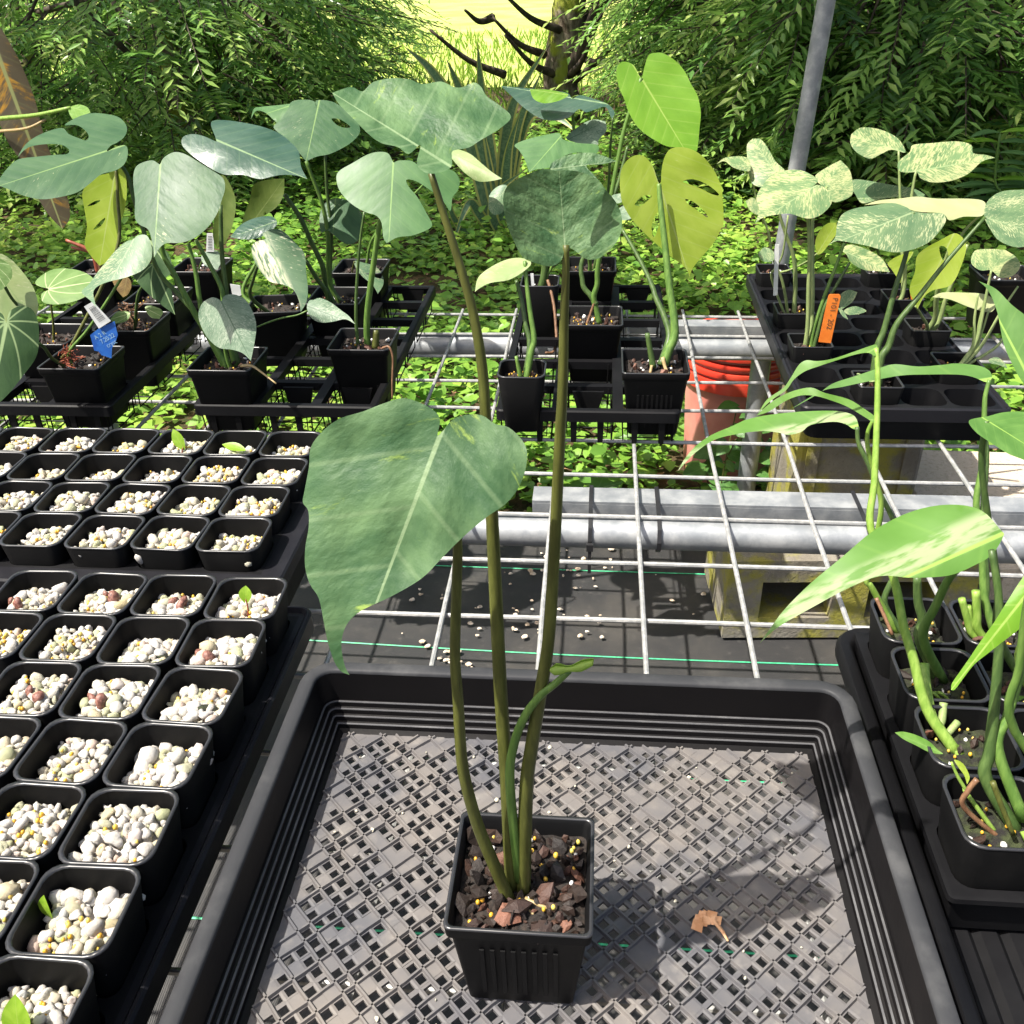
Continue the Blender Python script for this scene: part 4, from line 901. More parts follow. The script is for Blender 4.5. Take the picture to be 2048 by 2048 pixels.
pet(T4, 'A', [(1570,1075),(1650,1190),(1720,1340),(1780,1470),(1800,1590)], 1.44, b4+Vector((-.004,-.006,0)), .0034, .0046, STEM['dark'])
pet(T4, 'A', [(1690,890),(1740,1020),(1780,1130),(1810,1300),(1820,1560)], 1.47, b4+Vector((.004,.004,0)), .0026, .0040, STEM['green'])
pet(T4, 'A', [(1795,860),(1805,1060),(1830,1280),(1825,1560)], 1.49, b4+Vector((.008,.002,0)), .002, .0038, STEM['dark'])
pet(T4, 'A', [(1690,1440),(1750,1540),(1800,1610)], 1.44, b4+Vector((-.012,-.012,0)), .0032, .0042, STEM['dark'])
leaf(T4, 'B', [(195,1095),(270,1110),(330,1160),(346,1220),(330,1310),(290,1346),(240,1340),(190,1300),(150,1272),(115,1282),(108,1200),(130,1130)], (195,1100), (180,1312), 1.50, (0,-.8,.6), LM['mon'], cup=-.12)
T5, b5 = plant('split_leaf_plant', 'split-leaf seedling in the rearmost middle carrier pot with a pale folded leaf', -.418, 1.636, 'B', .10, group=GM, nch=26, seed=15)
leaf(T5, 'B', [(300,1440),(350,1450),(420,1472),(455,1520),(460,1570),(430,1622),(400,1572),(350,1532),(310,1482)], (302,1450), (430,1622), 1.60, (.1,-.8,.55), LM['marb'], cup=-.15)
leaf(T5, 'B', [(815,838),(870,825),(940,850),(1000,900),(1060,950),(1116,986),(1050,1000),(980,1000),(920,962),(860,902)], (818,836), (1116,986), 1.60, (0,-.7,.7), LM['pale'], cup=-.1)
leaf(T5, 'A', [(1210,970),(1252,985),(1300,1100),(1290,1220),(1250,1330),(1200,1372),(1175,1300),(1190,1150),(1205,1050)], (1230,978), (1200,1372), 1.56, (.2,-.95,.2), LM['olive'], cup=.1)
pet(T5, 'B', [(300,1445),(290,1500),(310,1560)], 1.60, b5+Vector((-.004,0,0)), .0014, .0022, STEM['olive'])
pet(T5, 'B', [(818,838),(700,1000),(520,1180),(400,1320),(370,1450)], 1.60, b5+Vector((.004,0,0)), .0016, .003, STEM['green'])
# ------------------------------------------------------------------ left carrier: anthuriums
GA = 'anthurium plants in the left carrier'
A1, a1 = plant('anthurium_plant', 'anthurium with a tall backlit yellow-green leaf and a shaggy red-brown stem at the carrier corner', -.719, 1.198, 'B', .10, group=GA, ribs=((1,0),), nch=30, perl=4, seed=21)
leaf(A1, 'A', [(600,955),(660,920),(692,960),(700,1050),(690,1150),(660,1250),(640,1370),(600,1440),(550,1467),(500,1410),(468,1350),(480,1250),(465,1150),(455,1060),(500,1000),(550,968)], (640,925), (550,1467), 1.30, (-.25,-.94,.2), LM['yel'], cup=.05, holes=[[(482,1138),(520,1112),(556,1106),(520,1130)],[(515,1268),(550,1225),(582,1202),(560,1245)]])
leaf(A1, 'A', [(735,1322),(760,1300),(810,1300),(836,1360),(835,1430),(790,1490),(700,1530),(600,1555),(540,1580),(515,1612),(522,1660),(532,1698),(500,1660),(450,1612),(490,1570),(540,1500),(590,1440),(650,1370),(700,1332)], (740,1318), (532,1698), 1.19, (-.15,-.6,.77), LM['marb'], cup=-.10)
leaf(A1, 'D', [(35,402),(52,340),(110,310),(170,322),(206,380),(216,480),(200,590),(130,690),(60,780),(0,840),(-60,890),(-95,700),(-100,500),(-80,380),(-40,342),(12,352)], (35,405), (-60,890), 1.10, (.15,-.9,.35), LM['anth'], cup=-.08)
leaf(A1, 'D', [(0,20),(70,60),(140,140),(190,220),(212,320),(180,400),(100,425),(-60,420),(-110,200),(-60,40)], (-60,60), (200,410), 1.14, (.2,-.9,.3), LM['pale'], cup=.05)
leaf(A1, 'D', [(-60,60),(0,48),(58,90),(66,150),(30,202),(0,222),(-60,180)], (-50,80), (30,205), 1.12, (.3,-.85,.4), LM['anthl'], cup=.05)
pet(A1, 'A', [(640,925),(650,1100),(640,1400),(400,1900),(320,2000)], 1.3, a1+Vector((-.016,.004,0)), .002, .003, STEM['olive'])
pet(A1, 'A', [(740,1318),(700,1480),(500,1800),(380,1950)], 1.2, a1+Vector((-.012,0,0)), .0016, .0026, STEM['green'])
pet(A1, 'D', [(35,405),(60,500),(220,520),(290,600)], 1.11, a1+Vector((-.02,0,0)), .002, .0026, STEM['dark'])
pet(A1, 'D', [(20,190),(60,260),(100,310)], 1.12, 1.13, .002, .002, STEM['dark'])
m = MB(); r = random.Random(4)
for _ in range(90):
    p0 = a1+Vector((-.020+r.gauss(0,.005), r.gauss(0,.005), r.uniform(0,.022))); m.tube([p0, p0+Vector((r.gauss(0,.006), r.gauss(0,.006), r.uniform(-.004,.010)))], .0007, 3)
m.obj('root_tuft', STEM['redd'], A1)
A2, a2 = plant('anthurium_plant', 'anthurium pot with a blue name tag stuck beside its dark root clump', -.711, 1.346, 'B', .10, group=GA, ribs=((1,0),), nch=30, perl=3, seed=22)
leaf(A2, 'D', [(735,122),(850,72),(902,140),(945,220),(966,357),(900,310),(830,252),(762,182)], (850,82), (966,357), 1.30, (.2,-.85,.4), LM['anth'], cup=-.1)
leaf(A2, 'D', [(608,382),(650,340),(716,345),(700,390),(640,406)], (716,350), (608,384), 1.31, (0,-.6,.8), LM['anthl'], cup=-.1)
leaf(A2, 'D', [(620,150),(700,148),(726,190),(710,240),(680,262),(640,212)], (700,155), (680,262), 1.36, (0,-.9,.4), LM['brown'], cup=-.1)
leaf(A2, 'D', [(800,315),(850,310),(900,340),(880,380),(830,370)], (800,320), (890,365), 1.32, (0,-.6,.8), LM['anthl'])
pet(A2, 'D', [(850,85),(800,180),(760,260)], 1.31, a2, .0016, .0026, STEM['dark'])
pet(A2, 'D', [(716,352),(740,390)], 1.31, a2, .001, .0014, STEM['dark'])
m = MB()
for _ in range(110):
    p0 = a2+Vector((r.gauss(0,.006), r.gauss(0,.006), r.uniform(0,.04))); m.tube([p0, p0+Vector((r.gauss(0,.007), r.gauss(0,.007), r.uniform(-.006,.008)))], .0007, 3)
m.obj('root_tuft', STEM['brown'], A2)
A3, a3 = plant('anthurium_plant', 'anthurium with a round light leaf and glowing white veins in the inner left pot', -.812, 1.288, 'B', .10, group=GA, nch=22, seed=23)
leaf(A3, 'D', [(270,217),(230,242),(240,290),(320,300),(420,280),(490,242),(532,172),(480,130),(400,105),(300,105),(230,140),(194,180),(222,202)], (268,216), (532,172), 1.28, (0,-.42,.9), LM['anthl'], cup=-.08)
pet(A3, 'D', [(270,220),(285,330),(295,420)], 1.28, a3, .0012, .002, STEM['olive'])
A4, a4 = plant('anthurium_plant', 'cut-back anthurium with bare red stems in the far left pot', -.900, 1.628, 'B', .10, group=GA, nch=26, seed=24)
tubew(A4, [a4, a4+Vector((-.005,-.002,.04)), a4+Vector((-.045,-.004,.062))], (.006,.0024), STEM['redd'], 'cut_stem')
tubew(A4, [a4+Vector((.004,0,0)), a4+Vector((0,0,.035)), a4+Vector((-.04,0,.048))], (.005,.0024), STEM['redd'], 'cut_stem')
tubew(A4, [a4+Vector((.004,0,0)), a4+Vector((.002,0,.055))], (.006,.003), STEM['brown'], 'cut_stem')
A5, a5 = plant('anthurium_plant', 'low anthurium pot wedged between the tagged pot and the rear of the left carrier', -.722, 1.470, 'B', .10, group=GA, nch=24, seed=25)
leaf(A5, 'A', [(820,1330),(870,1350),(930,1400),(960,1500),(900,1530),(850,1450)], (830,1335), (955,1510), 1.45, (.1,-.85,.5), LM['anth'], cup=-.1)
pet(A5, 'A', [(830,1340),(860,1500),(850,1600)], 1.46, a5, .0014, .002, STEM['dark'])
A6, a6 = plant('anthurium_plant', 'small pot of bark with one low heart leaf at the back of the left carrier', -.712, 1.642, 'B', .10, group=GA, nch=28, seed=26)
leaf(A6, 'A', [(1130,1390),(1200,1385),(1225,1430),(1200,1490),(1140,1470),(1110,1430)], (1130,1395), (1200,1490), 1.60, (.1,-.75,.6), LM['silver'], cup=-.1)
pet(A6, 'A', [(1130,1395),(1115,1440),(1100,1490)], 1.61, a6, .001, .0016, STEM['green'])
# ------------------------------------------------------------------ centre carrier
GC = 'cuttings in the half-empty carrier'
C1, c1 = plant('rooted_cutting', 'small square pot covered in yellow fertiliser beads with a pale folded cutting', -.0975, 1.176, 'S', .10, group=GC, nch=8, beads=38, perl=2, seed=31)
leaf(C1, 'B', [(965,1612),(985,1530),(1060,1470),(1150,1430),(1230,1425),(1277,1452),(1230,1502),(1150,1546),(1050,1562),(990,1592)], (1275,1455), (965,1612), 1.22, (0,-.6,.8), LM['pale'], cup=-.08)
pet(C1, 'T', [(240,0),(290,180),(330,420),(365,600)], 1.24, c1+Vector((.002,.002,0)), .0024, .004, STEM['dark'])
pet(C1, 'T', [('B',(1240,1440)),('T',(340,60)),('T',(370,300)),('T',(405,540)),('T',(380,660))], 1.22, c1+Vector((.004,0,0)), .0024, .0046, STEM['green'])
tubew(C1, [c1+Vector((-.002,0,0)), c1+Vector((-.008,.002,.032))], (.0032,.0022), STEM['green'], 'cut_stump')
C2, c2 = plant('split_leaf_plant', 'split-leaf plant with one yellow-green perforated leaf hanging from a stout curved stem', .0785, 1.207, 'B', .10, group=GC, ribs=((0,-1),), nch=34, beads=4, perl=10, seed=32)
leaf(C2, 'K', [(845,1108),(830,1080),(800,990),(750,915),(690,888),(620,910),(560,980),(540,1080),(545,1180),(560,1260),(620,1370),(700,1460),(780,1540),(850,1600),(900,1650),(1000,1720),(1060,1780),(1078,1832),(1100,1770),(1160,1690),(1240,1600),(1300,1510),(1320,1460),(1338,1440),(1342,1350),(1332,1200),(1330,1150),(1300,1070),(1250,980),(1170,890),(1080,840),(990,828),(920,850),(880,920),(862,1010),(858,1088)],
     (845,1115), (1078,1832), 1.30, (.05,-.95,.25), LM['yel'], cup=.06, dens=22, holes=[[(655,1272),(690,1225),(740,1200),(785,1205),(760,1235),(700,1282)],[(1025,1095),(1090,1075),(1170,1095),(1250,1140),(1310,1200),(1250,1190),(1170,1150),(1080,1115)],[(1045,1230),(1090,1240),(1160,1290),(1220,1360),(1200,1365),(1130,1310),(1070,1270)],[(800,1380),(842,1330),(846,1400),(820,1500),(800,1525),(785,1470)]])
pet(C2, 'K', [(842,1112),(848,1200),(862,1350),(890,1600),(925,1930),('T',(1690,330)),('T',(1695,520)),('T',(1640,650))], 1.285, c2+Vector((.012,.004,.012)), .0030, .0068, STEM['green'])
pet(C2, 'K', [(556,1462),(650,1620),(740,1790),(800,1930),('T',(1520,150)),('T',(1600,330)),('T',(1650,500)),('T',(1620,640))], 1.33, c2+Vector((.008,.002,.012)), .0024, .0052, STEM['dark'])
tubew(C2, [c2+Vector((-.002,0,.004)), c2+Vector((-.006,.002,.022)), c2+Vector((-.012,.004,.05))], (.0046,.0032), STEM['dark'], 'cut_stump')
tubew(C2, [c2+Vector((.010,0,.018)), c2+Vector((.014,-.008,.006)), c2+Vector((.019,-.016,-.001))], (.0028,.0018), STEM['tan'], 'root')
tubew(C2, [c2+Vector((-.004,-.004,.008)), c2+Vector((-.006,-.010,-.001))], (.002,.002), STEM['tan'], 'root')
leaf(C2, 'B', [(1760,1152),(1820,1125),(1890,1162),(1840,1202),(1780,1216),(1760,1190)], (1765,1180), (1890,1162), 1.34, (0,-.7,.7), LM['silver'])
leaf(C2, 'B', [(1722,1080),(1780,1068),(1812,1092),(1760,1122),(1735,1110)], (1725,1085), (1812,1092), 1.36, (0,-.7,.7), LM['silver'])
C3, c3 = plant('split_leaf_plant', 'plant with a huge fresh lime-green heart leaf in the half-empty carrier', -.006, 1.386, 'B', .10, group=GC, nch=26, beads=22, perl=10, seed=33)
leaf(C3, 'K', [(702,292),(680,255),(650,200),(605,172),(555,170),(520,205),(513,270),(535,370),(575,460),(605,550),(660,650),(730,720),(820,780),(900,820),(990,832),(1080,846),(1130,864),(1146,790),(1156,680),(1165,560),(1140,430),(1090,340),(1040,240),(970,160),(880,105),(820,98),(765,115),(735,190),(715,272)],
     (705,292), (1050,862), 1.42, (.0,-.88,.46), LM['lime'], cup=.03, rip=.008, dens=18)
pet(C3, 'K', [(705,292),(640,480),(600,600),(560,750),(510,1000),(480,1170),(430,1450),(370,1750),('T',(985,40)),('T',(955,140)),('T',(965,230))], 1.42, c3+Vector((.010,.002,.004)), .0024, .0046, STEM['green'])
pet(C3, 'K', [(600,820),(560,980),(510,1160),(400,1420),(250,1700),('T',(850,10)),('T',(870,80)),('T',(930,150))], 1.46, c3+Vector((.004,.004,.034)), .0020, .0046, STEM['dark'])
tubew(C3, [c3+Vector((.002,.003,.034)), c3+Vector((-.004,0,.016)), c3+Vector((-.010,-.006,0))], (.0020,.0022), STEM['brown'], 'root')
C4, c4 = plant('split_leaf_plant', 'split-leaf plant with drooping folded leaves in the rearmost pot of the half-empty carrier', -.0135, 1.652, 'B', .10, group=GC, nch=26, perl=6, seed=34)
leaf(C4, 'B', [(1108,474),(1180,480),(1280,490),(1400,500),(1480,515),(1502,545),(1545,525),(1620,545),(1700,575),(1736,620),(1720,652),(1690,592),(1640,600),(1580,620),(1540,602),(1480,650),(1400,666),(1320,650),(1230,590),(1160,522)], (1502,540), (1108,474), 1.62, (.05,-.5,.86), LM['mond'], cup=-.12, rip=.01)
leaf(C4, 'B', [(1268,492),(1360,494),(1440,508),(1482,524),(1430,556),(1350,570),(1290,546)], (1480,524), (1268,494), 1.585, (0,-.8,.5), LM['lime'], cup=.05)
leaf(C4, 'B', [(1185,800),(1250,770),(1350,745),(1430,735),(1452,770),(1540,790),(1642,800),(1632,850),(1520,842),(1420,880),(1390,922),(1300,936),(1265,952),(1240,880),(1210,830)], (1442,750), (1262,955), 1.56, (0,-.62,.78), LM['monp'], cup=-.1)
leaf(C4, 'B', [(1468,762),(1550,690),(1620,660),(1686,670),(1692,720),(1650,770),(1640,800),(1550,792)], (1480,770), (1686,668), 1.61, (0,-.7,.7), LM['silver'], cup=-.1)
leaf(C4, 'B', [(1040,1152),(1045,1080),(1090,1030),(1142,1025),(1136,1100),(1120,1170),(1070,1186)], (1140,1030), (1050,1170), 1.63, (0,-.8,.6), LM['marb'], cup=-.1)
pet(C4, 'B', [(1502,540),(1505,640),(1520,760),(1580,950),(1620,1200),(1650,1450)], 1.62, c4, .002, .004, STEM['green'])
pet(C4, 'K', [(485,600),(468,800),(450,1150),(400,1500)], 1.64, c4+Vector((.004,.006,0)), .0016, .003, STEM['dark'])
pet(C4, 'B', [(1442,752),(1480,900),(1560,1200),(1600,1450)], 1.57, c4+Vector((-.004,-.004,0)), .002, .004, STEM['green'])
C5, c5 = plant('rooted_cutting', 'tall narrow black pot with a white tag and a reddish aerial root', -.094, 1.518, 'T', .112, group=GC, nch=12, seed=35)
pet(C5, 'B', [(1330,1300),(1345,1420),(1350,1500)], 1.52, c5, .004, .007, STEM['dark'])
pet(C5, 'B', [(1410,1380),(1390,1470),(1360,1530)], 1.52, c5+Vector((.004,0,0)), .002, .003, STEM['green'])
pet(C5, 'T', [(530,0),(560,100),(590,250),(605,420),(610,560),(580,660),(510,670)], 1.50, 1.42, .0026, .0020, STEM['brown'], 'aerial_root')
leaf(C5, 'B', [(1290,1200),(1350,1180),(1400,1240),(1390,1320),(1330,1330),(1290,1270)], (1335,1320), (1340,1180), 1.53, (0,-.8,.5), LM['monp'])
# ------------------------------------------------------------------ right cell tray: variegated seedlings
GR = 'variegated seedlings in the cell tray'
def rp(label, x, y, seed): return plant('variegated_seedling', label, x, y, 'C', .0753, group=GR, nch=10, beads=2, perl=3, seed=seed)
V1, v1 = rp('variegated seedling with a broad cream-speckled leaf and an orange tag in its pot', .312, 1.3555, 41)
leaf(V1, 'C', [(722,1058),(790,1020),(850,1050),(872,1090),(860,1140),(800,1192),(730,1206),(640,1180),(560,1186),(490,1202),(448,1234),(470,1160),(455,1090),(490,1020),(540,970),(620,940),(700,940),(760,966),(795,1002)], (722,1062), (448,1234), 1.36, (-.05,-.6,.8), LM['var1'], cup=-.1)
leaf(V1, 'C', [(780,970),(850,920),(920,884),(970,940),(987,1020),(980,1080),(900,1116),(862,1100),(852,1050),(800,1012)], (845,1030), (920,884), 1.42, (0,-.65,.75), LM['var1'], cup=-.08)
pet(V1, 'C', [(722,1062),(740,1205),(748,1400),(742,1600),(738,1800)], 1.36, v1+Vector((-.006,0,0)), .0022, .0034, STEM['pale'])
pet(V1, 'C', [(845,1030),(770,1190),(765,1400),(765,1650),(755,1820)], 1.42, v1+Vector((-.003,.004,0)), .002, .0036, STEM['pale'])
pet(V1, 'C', [(940,1340),(890,1480),(830,1640),(770,1820)], 1.38, v1+Vector((.002,0,0)), .0020, .0036, STEM['green'])
pet(V1, 'C', [(970,1450),(900,1570),(830,1700),(790,1850)], 1.37, v1+Vector((.005,-.003,0)), .0020, .0030, STEM['dark'])
for pl in ([(920,1702),(908,1640),(960,1600),(1012,1612),(990,1660),(950,1692)], [(940,1712),(1000,1690),(1062,1715),(1020,1735),(960,1737)], [(905,1700),(935,1715),(962,1764),(930,1745)]): leaf(V1, 'C', pl, (920,1705), pl[3] if len(pl) > 4 else pl[2], 1.36, (0,-.7,.7), LM['var2'], dens=8)
V2, v2 = rp('variegated seedling with a white stake and two pointed pale leaves', .312, 1.4975, 42)
leaf(V2, 'C', [(405,880),(403,800),(435,765),(480,770),(520,820),(560,890),(612,942),(560,960),(520,1000),(480,1032),(430,1010),(410,950)], (560,955), (433,765), 1.48, (-.1,-.7,.7), LM['var1'], cup=-.08)
leaf(V2, 'C', [(235,905),(290,868),(400,868),(422,920),(410,946),(330,926),(280,890)], (412,915), (235,905), 1.48, (0,-.65,.75), LM['var1'], cup=-.08)
leaf(V2, 'C', [(395,1110),(440,1090),(466,1140),(465,1186),(420,1162)], (462,1180), (397,1108), 1.47, (0,-.8,.6), LM['var1'])
leaf(V2, 'C', [(462,1402),(500,1365),(550,1390),(546,1440),(490,1442)], (545,1440), (464,1400), 1.46, (0,-.7,.7), LM['var2'])
pet(V2, 'C', [(560,955),(575,1150),(620,1300),(660,1420),(670,1560)], 1.48, v2+Vector((.002,0,0)), .002, .0038, STEM['pale'])
pet(V2, 'C', [(412,918),(470,1150),(520,1280),(545,1420),(600,1560)], 1.48, v2+Vector((-.006,0,0)), .0014, .0024, STEM['pale'])
pet(V2, 'C', [(630,1190),(600,1400),(560,1480),(540,1540)], 1.47, v2+Vector((-.010,-.004,0)), .0014, .002, STEM['pale'])
V3, v3 = rp('variegated seedling with a perforated yellow leaf leaning on thick pale stems', .498, 1.4265, 43)
leaf(V3, 'C', [(1350,1400),(1480,1320),(1560,1288),(1612,1350),(1592,1450),(1532,1570),(1430,1602),(1380,1640),(1344,1706),(1300,1602),(1330,1500)], (1540,1300), (1344,1706), 1.36, (-.1,-.9,.35), LM['yel'], cup=.04, holes=[[(1465,1362),(1505,1370),(1515,1440),(1480,1430)]])
leaf(V3, 'C', [(1180,1452),(1240,1412),(1322,1390),(1275,1470),(1250,1562),(1205,1492)], (1318,1394), (1235,1560), 1.38, (-.1,-.9,.35), LM['yel'])
leaf(V3, 'C', [(1425,1640),(1480,1615),(1600,1615),(1720,1625),(1777,1672),(1760,1716),(1720,1722),(1620,1692),(1520,1652)], (1735,1720), (1425,1640), 1.30, (0,-.6,.8), LM['crm'], cup=-.08)
pet(V3, 'C', [(1560,1295),(1500,1440),(1450,1640),(1440,1760)], 1.37, v3+Vector((-.002,0,0)), .0028, .0044, STEM['pale'])
pet(V3, 'C', [(1620,1350),(1560,1500),(1500,1650),(1460,1780)], 1.42, v3+Vector((.003,0,0)), .0022, .0040, STEM['pale'])
pet(V3, 'C', [(1335,1690),(1370,1750),(1400,1810)], 1.36, v3+Vector((-.008,-.003,0)), .0018, .0030, STEM['pale'])
V4, v4 = rp('variegated seedling with a broad upright cream leaf and small orange tag', .498, 1.5685, 44)
leaf(V4, 'C', [(1340,952),(1280,952),(1240,940),(1240,890),(1300,840),(1320,800),(1420,790),(1560,780),(1640,800),(1652,845),(1720,855),(1772,870),(1700,892),(1620,962),(1520,1000),(1420,1006),(1360,982)], (1335,945), (1772,870), 1.58, (.05,-.6,.8), LM['var1'], cup=-.08)
leaf(V4, 'C', [(978,742),(1030,705),(1120,710),(1200,740),(1250,780),(1277,842),(1200,826),(1140,852),(1080,876),(1010,842),(974,792)], (1245,832), (978,742), 1.62, (0,-.65,.75), LM['var1'], cup=-.08)
leaf(V4, 'C', [(1050,1132),(1130,1106),(1240,1096),(1340,1085),(1450,1096),(1600,1096),(1700,1106),(1722,1140),(1700,1192),(1600,1196),(1520,1216),(1480,1178),(1330,1166),(1220,1122)], (1705,1170), (1050,1132), 1.52, (0,-.5,.87), LM['crm'], cup=-.06)
pet(V4, 'C', [(1335,945),(1310,1100),(1280,1400),(1270,1600)], 1.58, v4+Vector((-.004,0,0)), .002, .0034, STEM['pale'])
pet(V4, 'C', [(1240,835),(1245,1010),(1255,1300),(1262,1600)], 1.62, v4+Vector((-.006,.004,0)), .0016, .003, STEM['pale'])
pet(V4, 'C', [(1705,1175),(1600,1280),(1500,1450),(1400,1600)], 1.53, v4+Vector((.008,0,0)), .0018, .003, STEM['pale'])
V5, v5 = rp('variegated seedling half hidden behind a spotted hanging leaf at the rear of the cell tray', .498, 1.7105, 45)
leaf(V5, 'C', [(920,1377),(980,1350),(1080,1385),(1150,1430),(1192,1502),(1120,1496),(1050,1490),(980,1452),(950,1402)], (925,1380), (1192,1502), 1.55, (0,-.7,.7), LM['var1'], cup=-.1)
pet(V5, 'C', [(925,1382),(1000,1400),(1100,1470),(1150,1530)], 1.56, v5, .0012, .0026, STEM['pale'])
leaf(V5, 'C', [(968,1012),(1000,990),(1090,1000),(1200,1020),(1320,1040),(1384,1072),(1380,1092),(1250,1086),(1130,1102),(1040,1122),(1000,1072)], (1045,1095), (1384,1075), 1.64, (0,-.5,.87), LM['var2'], cup=-.08)
pet(V5, 'C', [(1045,1095),(1100,1300),(1150,1480)], 1.64, v5+Vector((.004,0,0)), .0018, .003, STEM['green'])
V6, v6 = rp('tiny variegated seedling behind the white stake at the rear corner of the cell tray', .312, 1.7105, 46)
leaf(V6, 'C', [(790,1402),(780,1340),(800,1280),(850,1232),(897,1230),(896,1290),(860,1342),(820,1392)], (792,1400), (896,1232), 1.60, (0,-.9,.3), LM['yel'], cup=.05)
pet(V6, 'C', [(792,1398),(740,1440),(640,1490),(560,1510)], 1.62, v6, .0014, .0022, STEM['pale'])
V7, v7 = rp('variegated plant with a wide spotted leaf on two long dark diverging stems', .374, 1.2135, 47)
leaf(V7, 'C', [(1320,1167),(1400,1177),(1480,1177),(1502,1212),(1470,1272),(1400,1342),(1300,1382),(1200,1392),(1080,1360),(980,1340),(900,1330),(848,1357),(890,1310),(900,1240),(930,1182),(1000,1150),(1100,1135),(1200,1120),(1280,1142)], (1320,1172), (848,1357), 1.26, (-.05,-.55,.83), LM['var2'], cup=-.09, dens=18)
leaf(V7, 'C', [(1712,1192),(1730,1112),(1800,1060),(1900,1048),(1990,1062),(2022,1200),(2000,1340),(1900,1366),(1800,1332),(1750,1272)], (1718,1200), (2022,1290), 1.26, (0,-.6,.8), LM['var2'], cup=-.08)
pet(V7, 'C', [(1320,1172),(1285,1390),(1220,1600),(1160,1820),('G',(985,640))], 1.26, v7+Vector((-.004,0,.004)), .0024, .0052, STEM['dark'])
pet(V7, 'C', [(1718,1200),(1500,1450),(1350,1640),(1230,1790),('G',(1060,620)),('G',(1010,700))], 1.26, v7+Vector((.002,-.002,.004)), .0022, .0060, STEM['dark'])
for k in range(7):
    a = rnd.uniform(0,6.28); p = v7+Vector((-.016+.008*math.cos(a), -.006+.006*math.sin(a), rnd.uniform(.006,.022))); tleaf(V7, p, (math.cos(a),math.sin(a),.5), (0,0,1), .008, .006, LM['pale'], name='weed_leaf', nu=5)
V8, v8 = rp('variegated seedling of many thin pale stems and a spotted round leaf by the tray corner', .498, 1.2845, 48)
leaf(V8, 'C', [(1640,1450),(1660,1385),(1740,1374),(1830,1380),(1890,1420),(1912,1470),(1870,1522),(1800,1532),(1750,1492),(1690,1492)], (1752,1490), (1830,1376), 1.30, (0,-.6,.8), LM['var1'], cup=-.08)
leaf(V8, 'G', [(1705,705),(1760,690),(1810,730),(1825,765),(1770,740),(1720,730)], (1705,708), (1825,765), 1.26, (0,-.7,.7), LM['var2'], dens=8)
pet(V8, 'C', [(1752,1492),(1730,1600),(1700,1750),(1660,1900)], 1.30, v8+Vector((.002,0,0)), .0014, .0034, STEM['pale'])
for q in ([(1735,1722),(1700,1830),(1655,1950)], [(1900,1580),(1800,1730),(1690,1920)], [(1680,1620),(1660,1750),(1645,1930)], [(1830,1850),(1760,1930)], [(1720,1640),(1690,1760),(1650,1940)]): pet(V8, 'C', q, 1.30, v8+Vector((rnd.uniform(-.006,.008), rnd.uniform(-.004,.004), 0)), .0013, .0028, STEM['pale'])
# the dark square pot beyond the tray
V9, v9 = plant('empty_nursery_pot', 'larger black square pot of bare soil beyond the cell tray', .668, 1.61, 'B', .10, cat='plant pot', nch=10, seed=49)
# ------------------------------------------------------------------ front right tray
GF = 'green stemmed plants in the insert'
def fp(label, c_, r_, seed, soil='mossy', **k): return plant('strap_leaf_plant', label, .2395+.0655*(c_+.5), .4235+.0685*(r_+.5), 'S', .09, group=GF, soil=soil, nch=8, beads=10, perl=4, seed=seed, **k)
S1, s1 = fp('strap-leaf plant with a swollen pale stem base and cut stubs in the second edge pot', 0, 1, 61)
S2, s2 = fp('strap-leaf plant in the edge pot with curled roots on mossy soil', 0, 2, 62)
S3, s3 = fp('strap-leaf plant at the far corner of the insert with a silver-banded leaf', 0, 3, 63)
S4, s4 = fp('stout-stemmed plant with a small yellow shoot in the moss-covered corner pot', 0, 0, 64)
S5, s5 = fp('plant with torn stubs and broad dark stems in the far row beside the corner pot', 1, 3, 65)
S6, s6 = fp('plant with a weed seedling in the second row of the insert', 1, 2, 66)
S7, s7 = fp('pot with a brown cut stem beside the swollen-stemmed plant', 1, 1, 67)
S8, s8 = fp('pot with a horizontal green stub at the near edge of the insert', 1, 0, 68)
YF = .60
leaf(S1, 'G', [(985,612),(940,618),(850,650),(700,700),(600,715),(530,710),(480,742),(430,822),(380,890),(280,960),(218,1052),(300,972),(400,902),(452,832),(520,782),(600,752),(720,712),(850,672),(930,662),(976,682)], (980,630), (218,1052), .66, (-.1,-.7,.7), LM['strap'], dens=26, cup=-.02)
leaf(S1, 'G', [(982,1082),(900,1020),(800,960),(650,920),(560,886),(450,906),(350,950),(280,1000),(208,1066),(290,1040),(400,970),(500,936),(600,942),(700,972),(800,1012),(900,1072),(970,1112)], (975,1095), (208,1066), .66, (-.1,-.7,.7), LM['strap'], dens=26, cup=-.02)
pet(S1, 'G', [(980,630),(990,800),(985,1100),(968,1500),(945,1790),('H',(925,220)),('H',(1000,580)),('H',(1080,850)),('H',(1140,1100)),('H',(1215,1290))], .66, s1+Vector((-.004,.002,.004)), 0.0017, 0.0044, STEM['bright'])
pet(S1, 'H', [(1150,880),(1160,1000),(1190,1180),(1240,1330)], .585, s1+Vector((-.002,-.002,.004)), 0.0048, 0.0039, STEM['bright'], 'sheath')
pet(S1, 'H', [(1310,1180),(1300,1300),(1285,1430)], .56, s1+Vector((.004,0,.002)), 0.0030, 0.0028, STEM['pale'], 'cut_stub')
pet(S1, 'H', [(1420,1330),(1360,1400),(1310,1480)], .55, s1+Vector((.004,-.004,.002)), 0.0028, 0.0023, STEM['pale'], 'cut_stub')
leaf(S1, 'H', [(934,1410),(1000,1404),(1100,1430),(1200,1480),(1262,1540),(1305,1577),(1200,1562),(1100,1512),(1000,1462)], (1300,1570), (934,1410), .51, (-.1,-.6,.8), LM['strap'], cup=-.05)
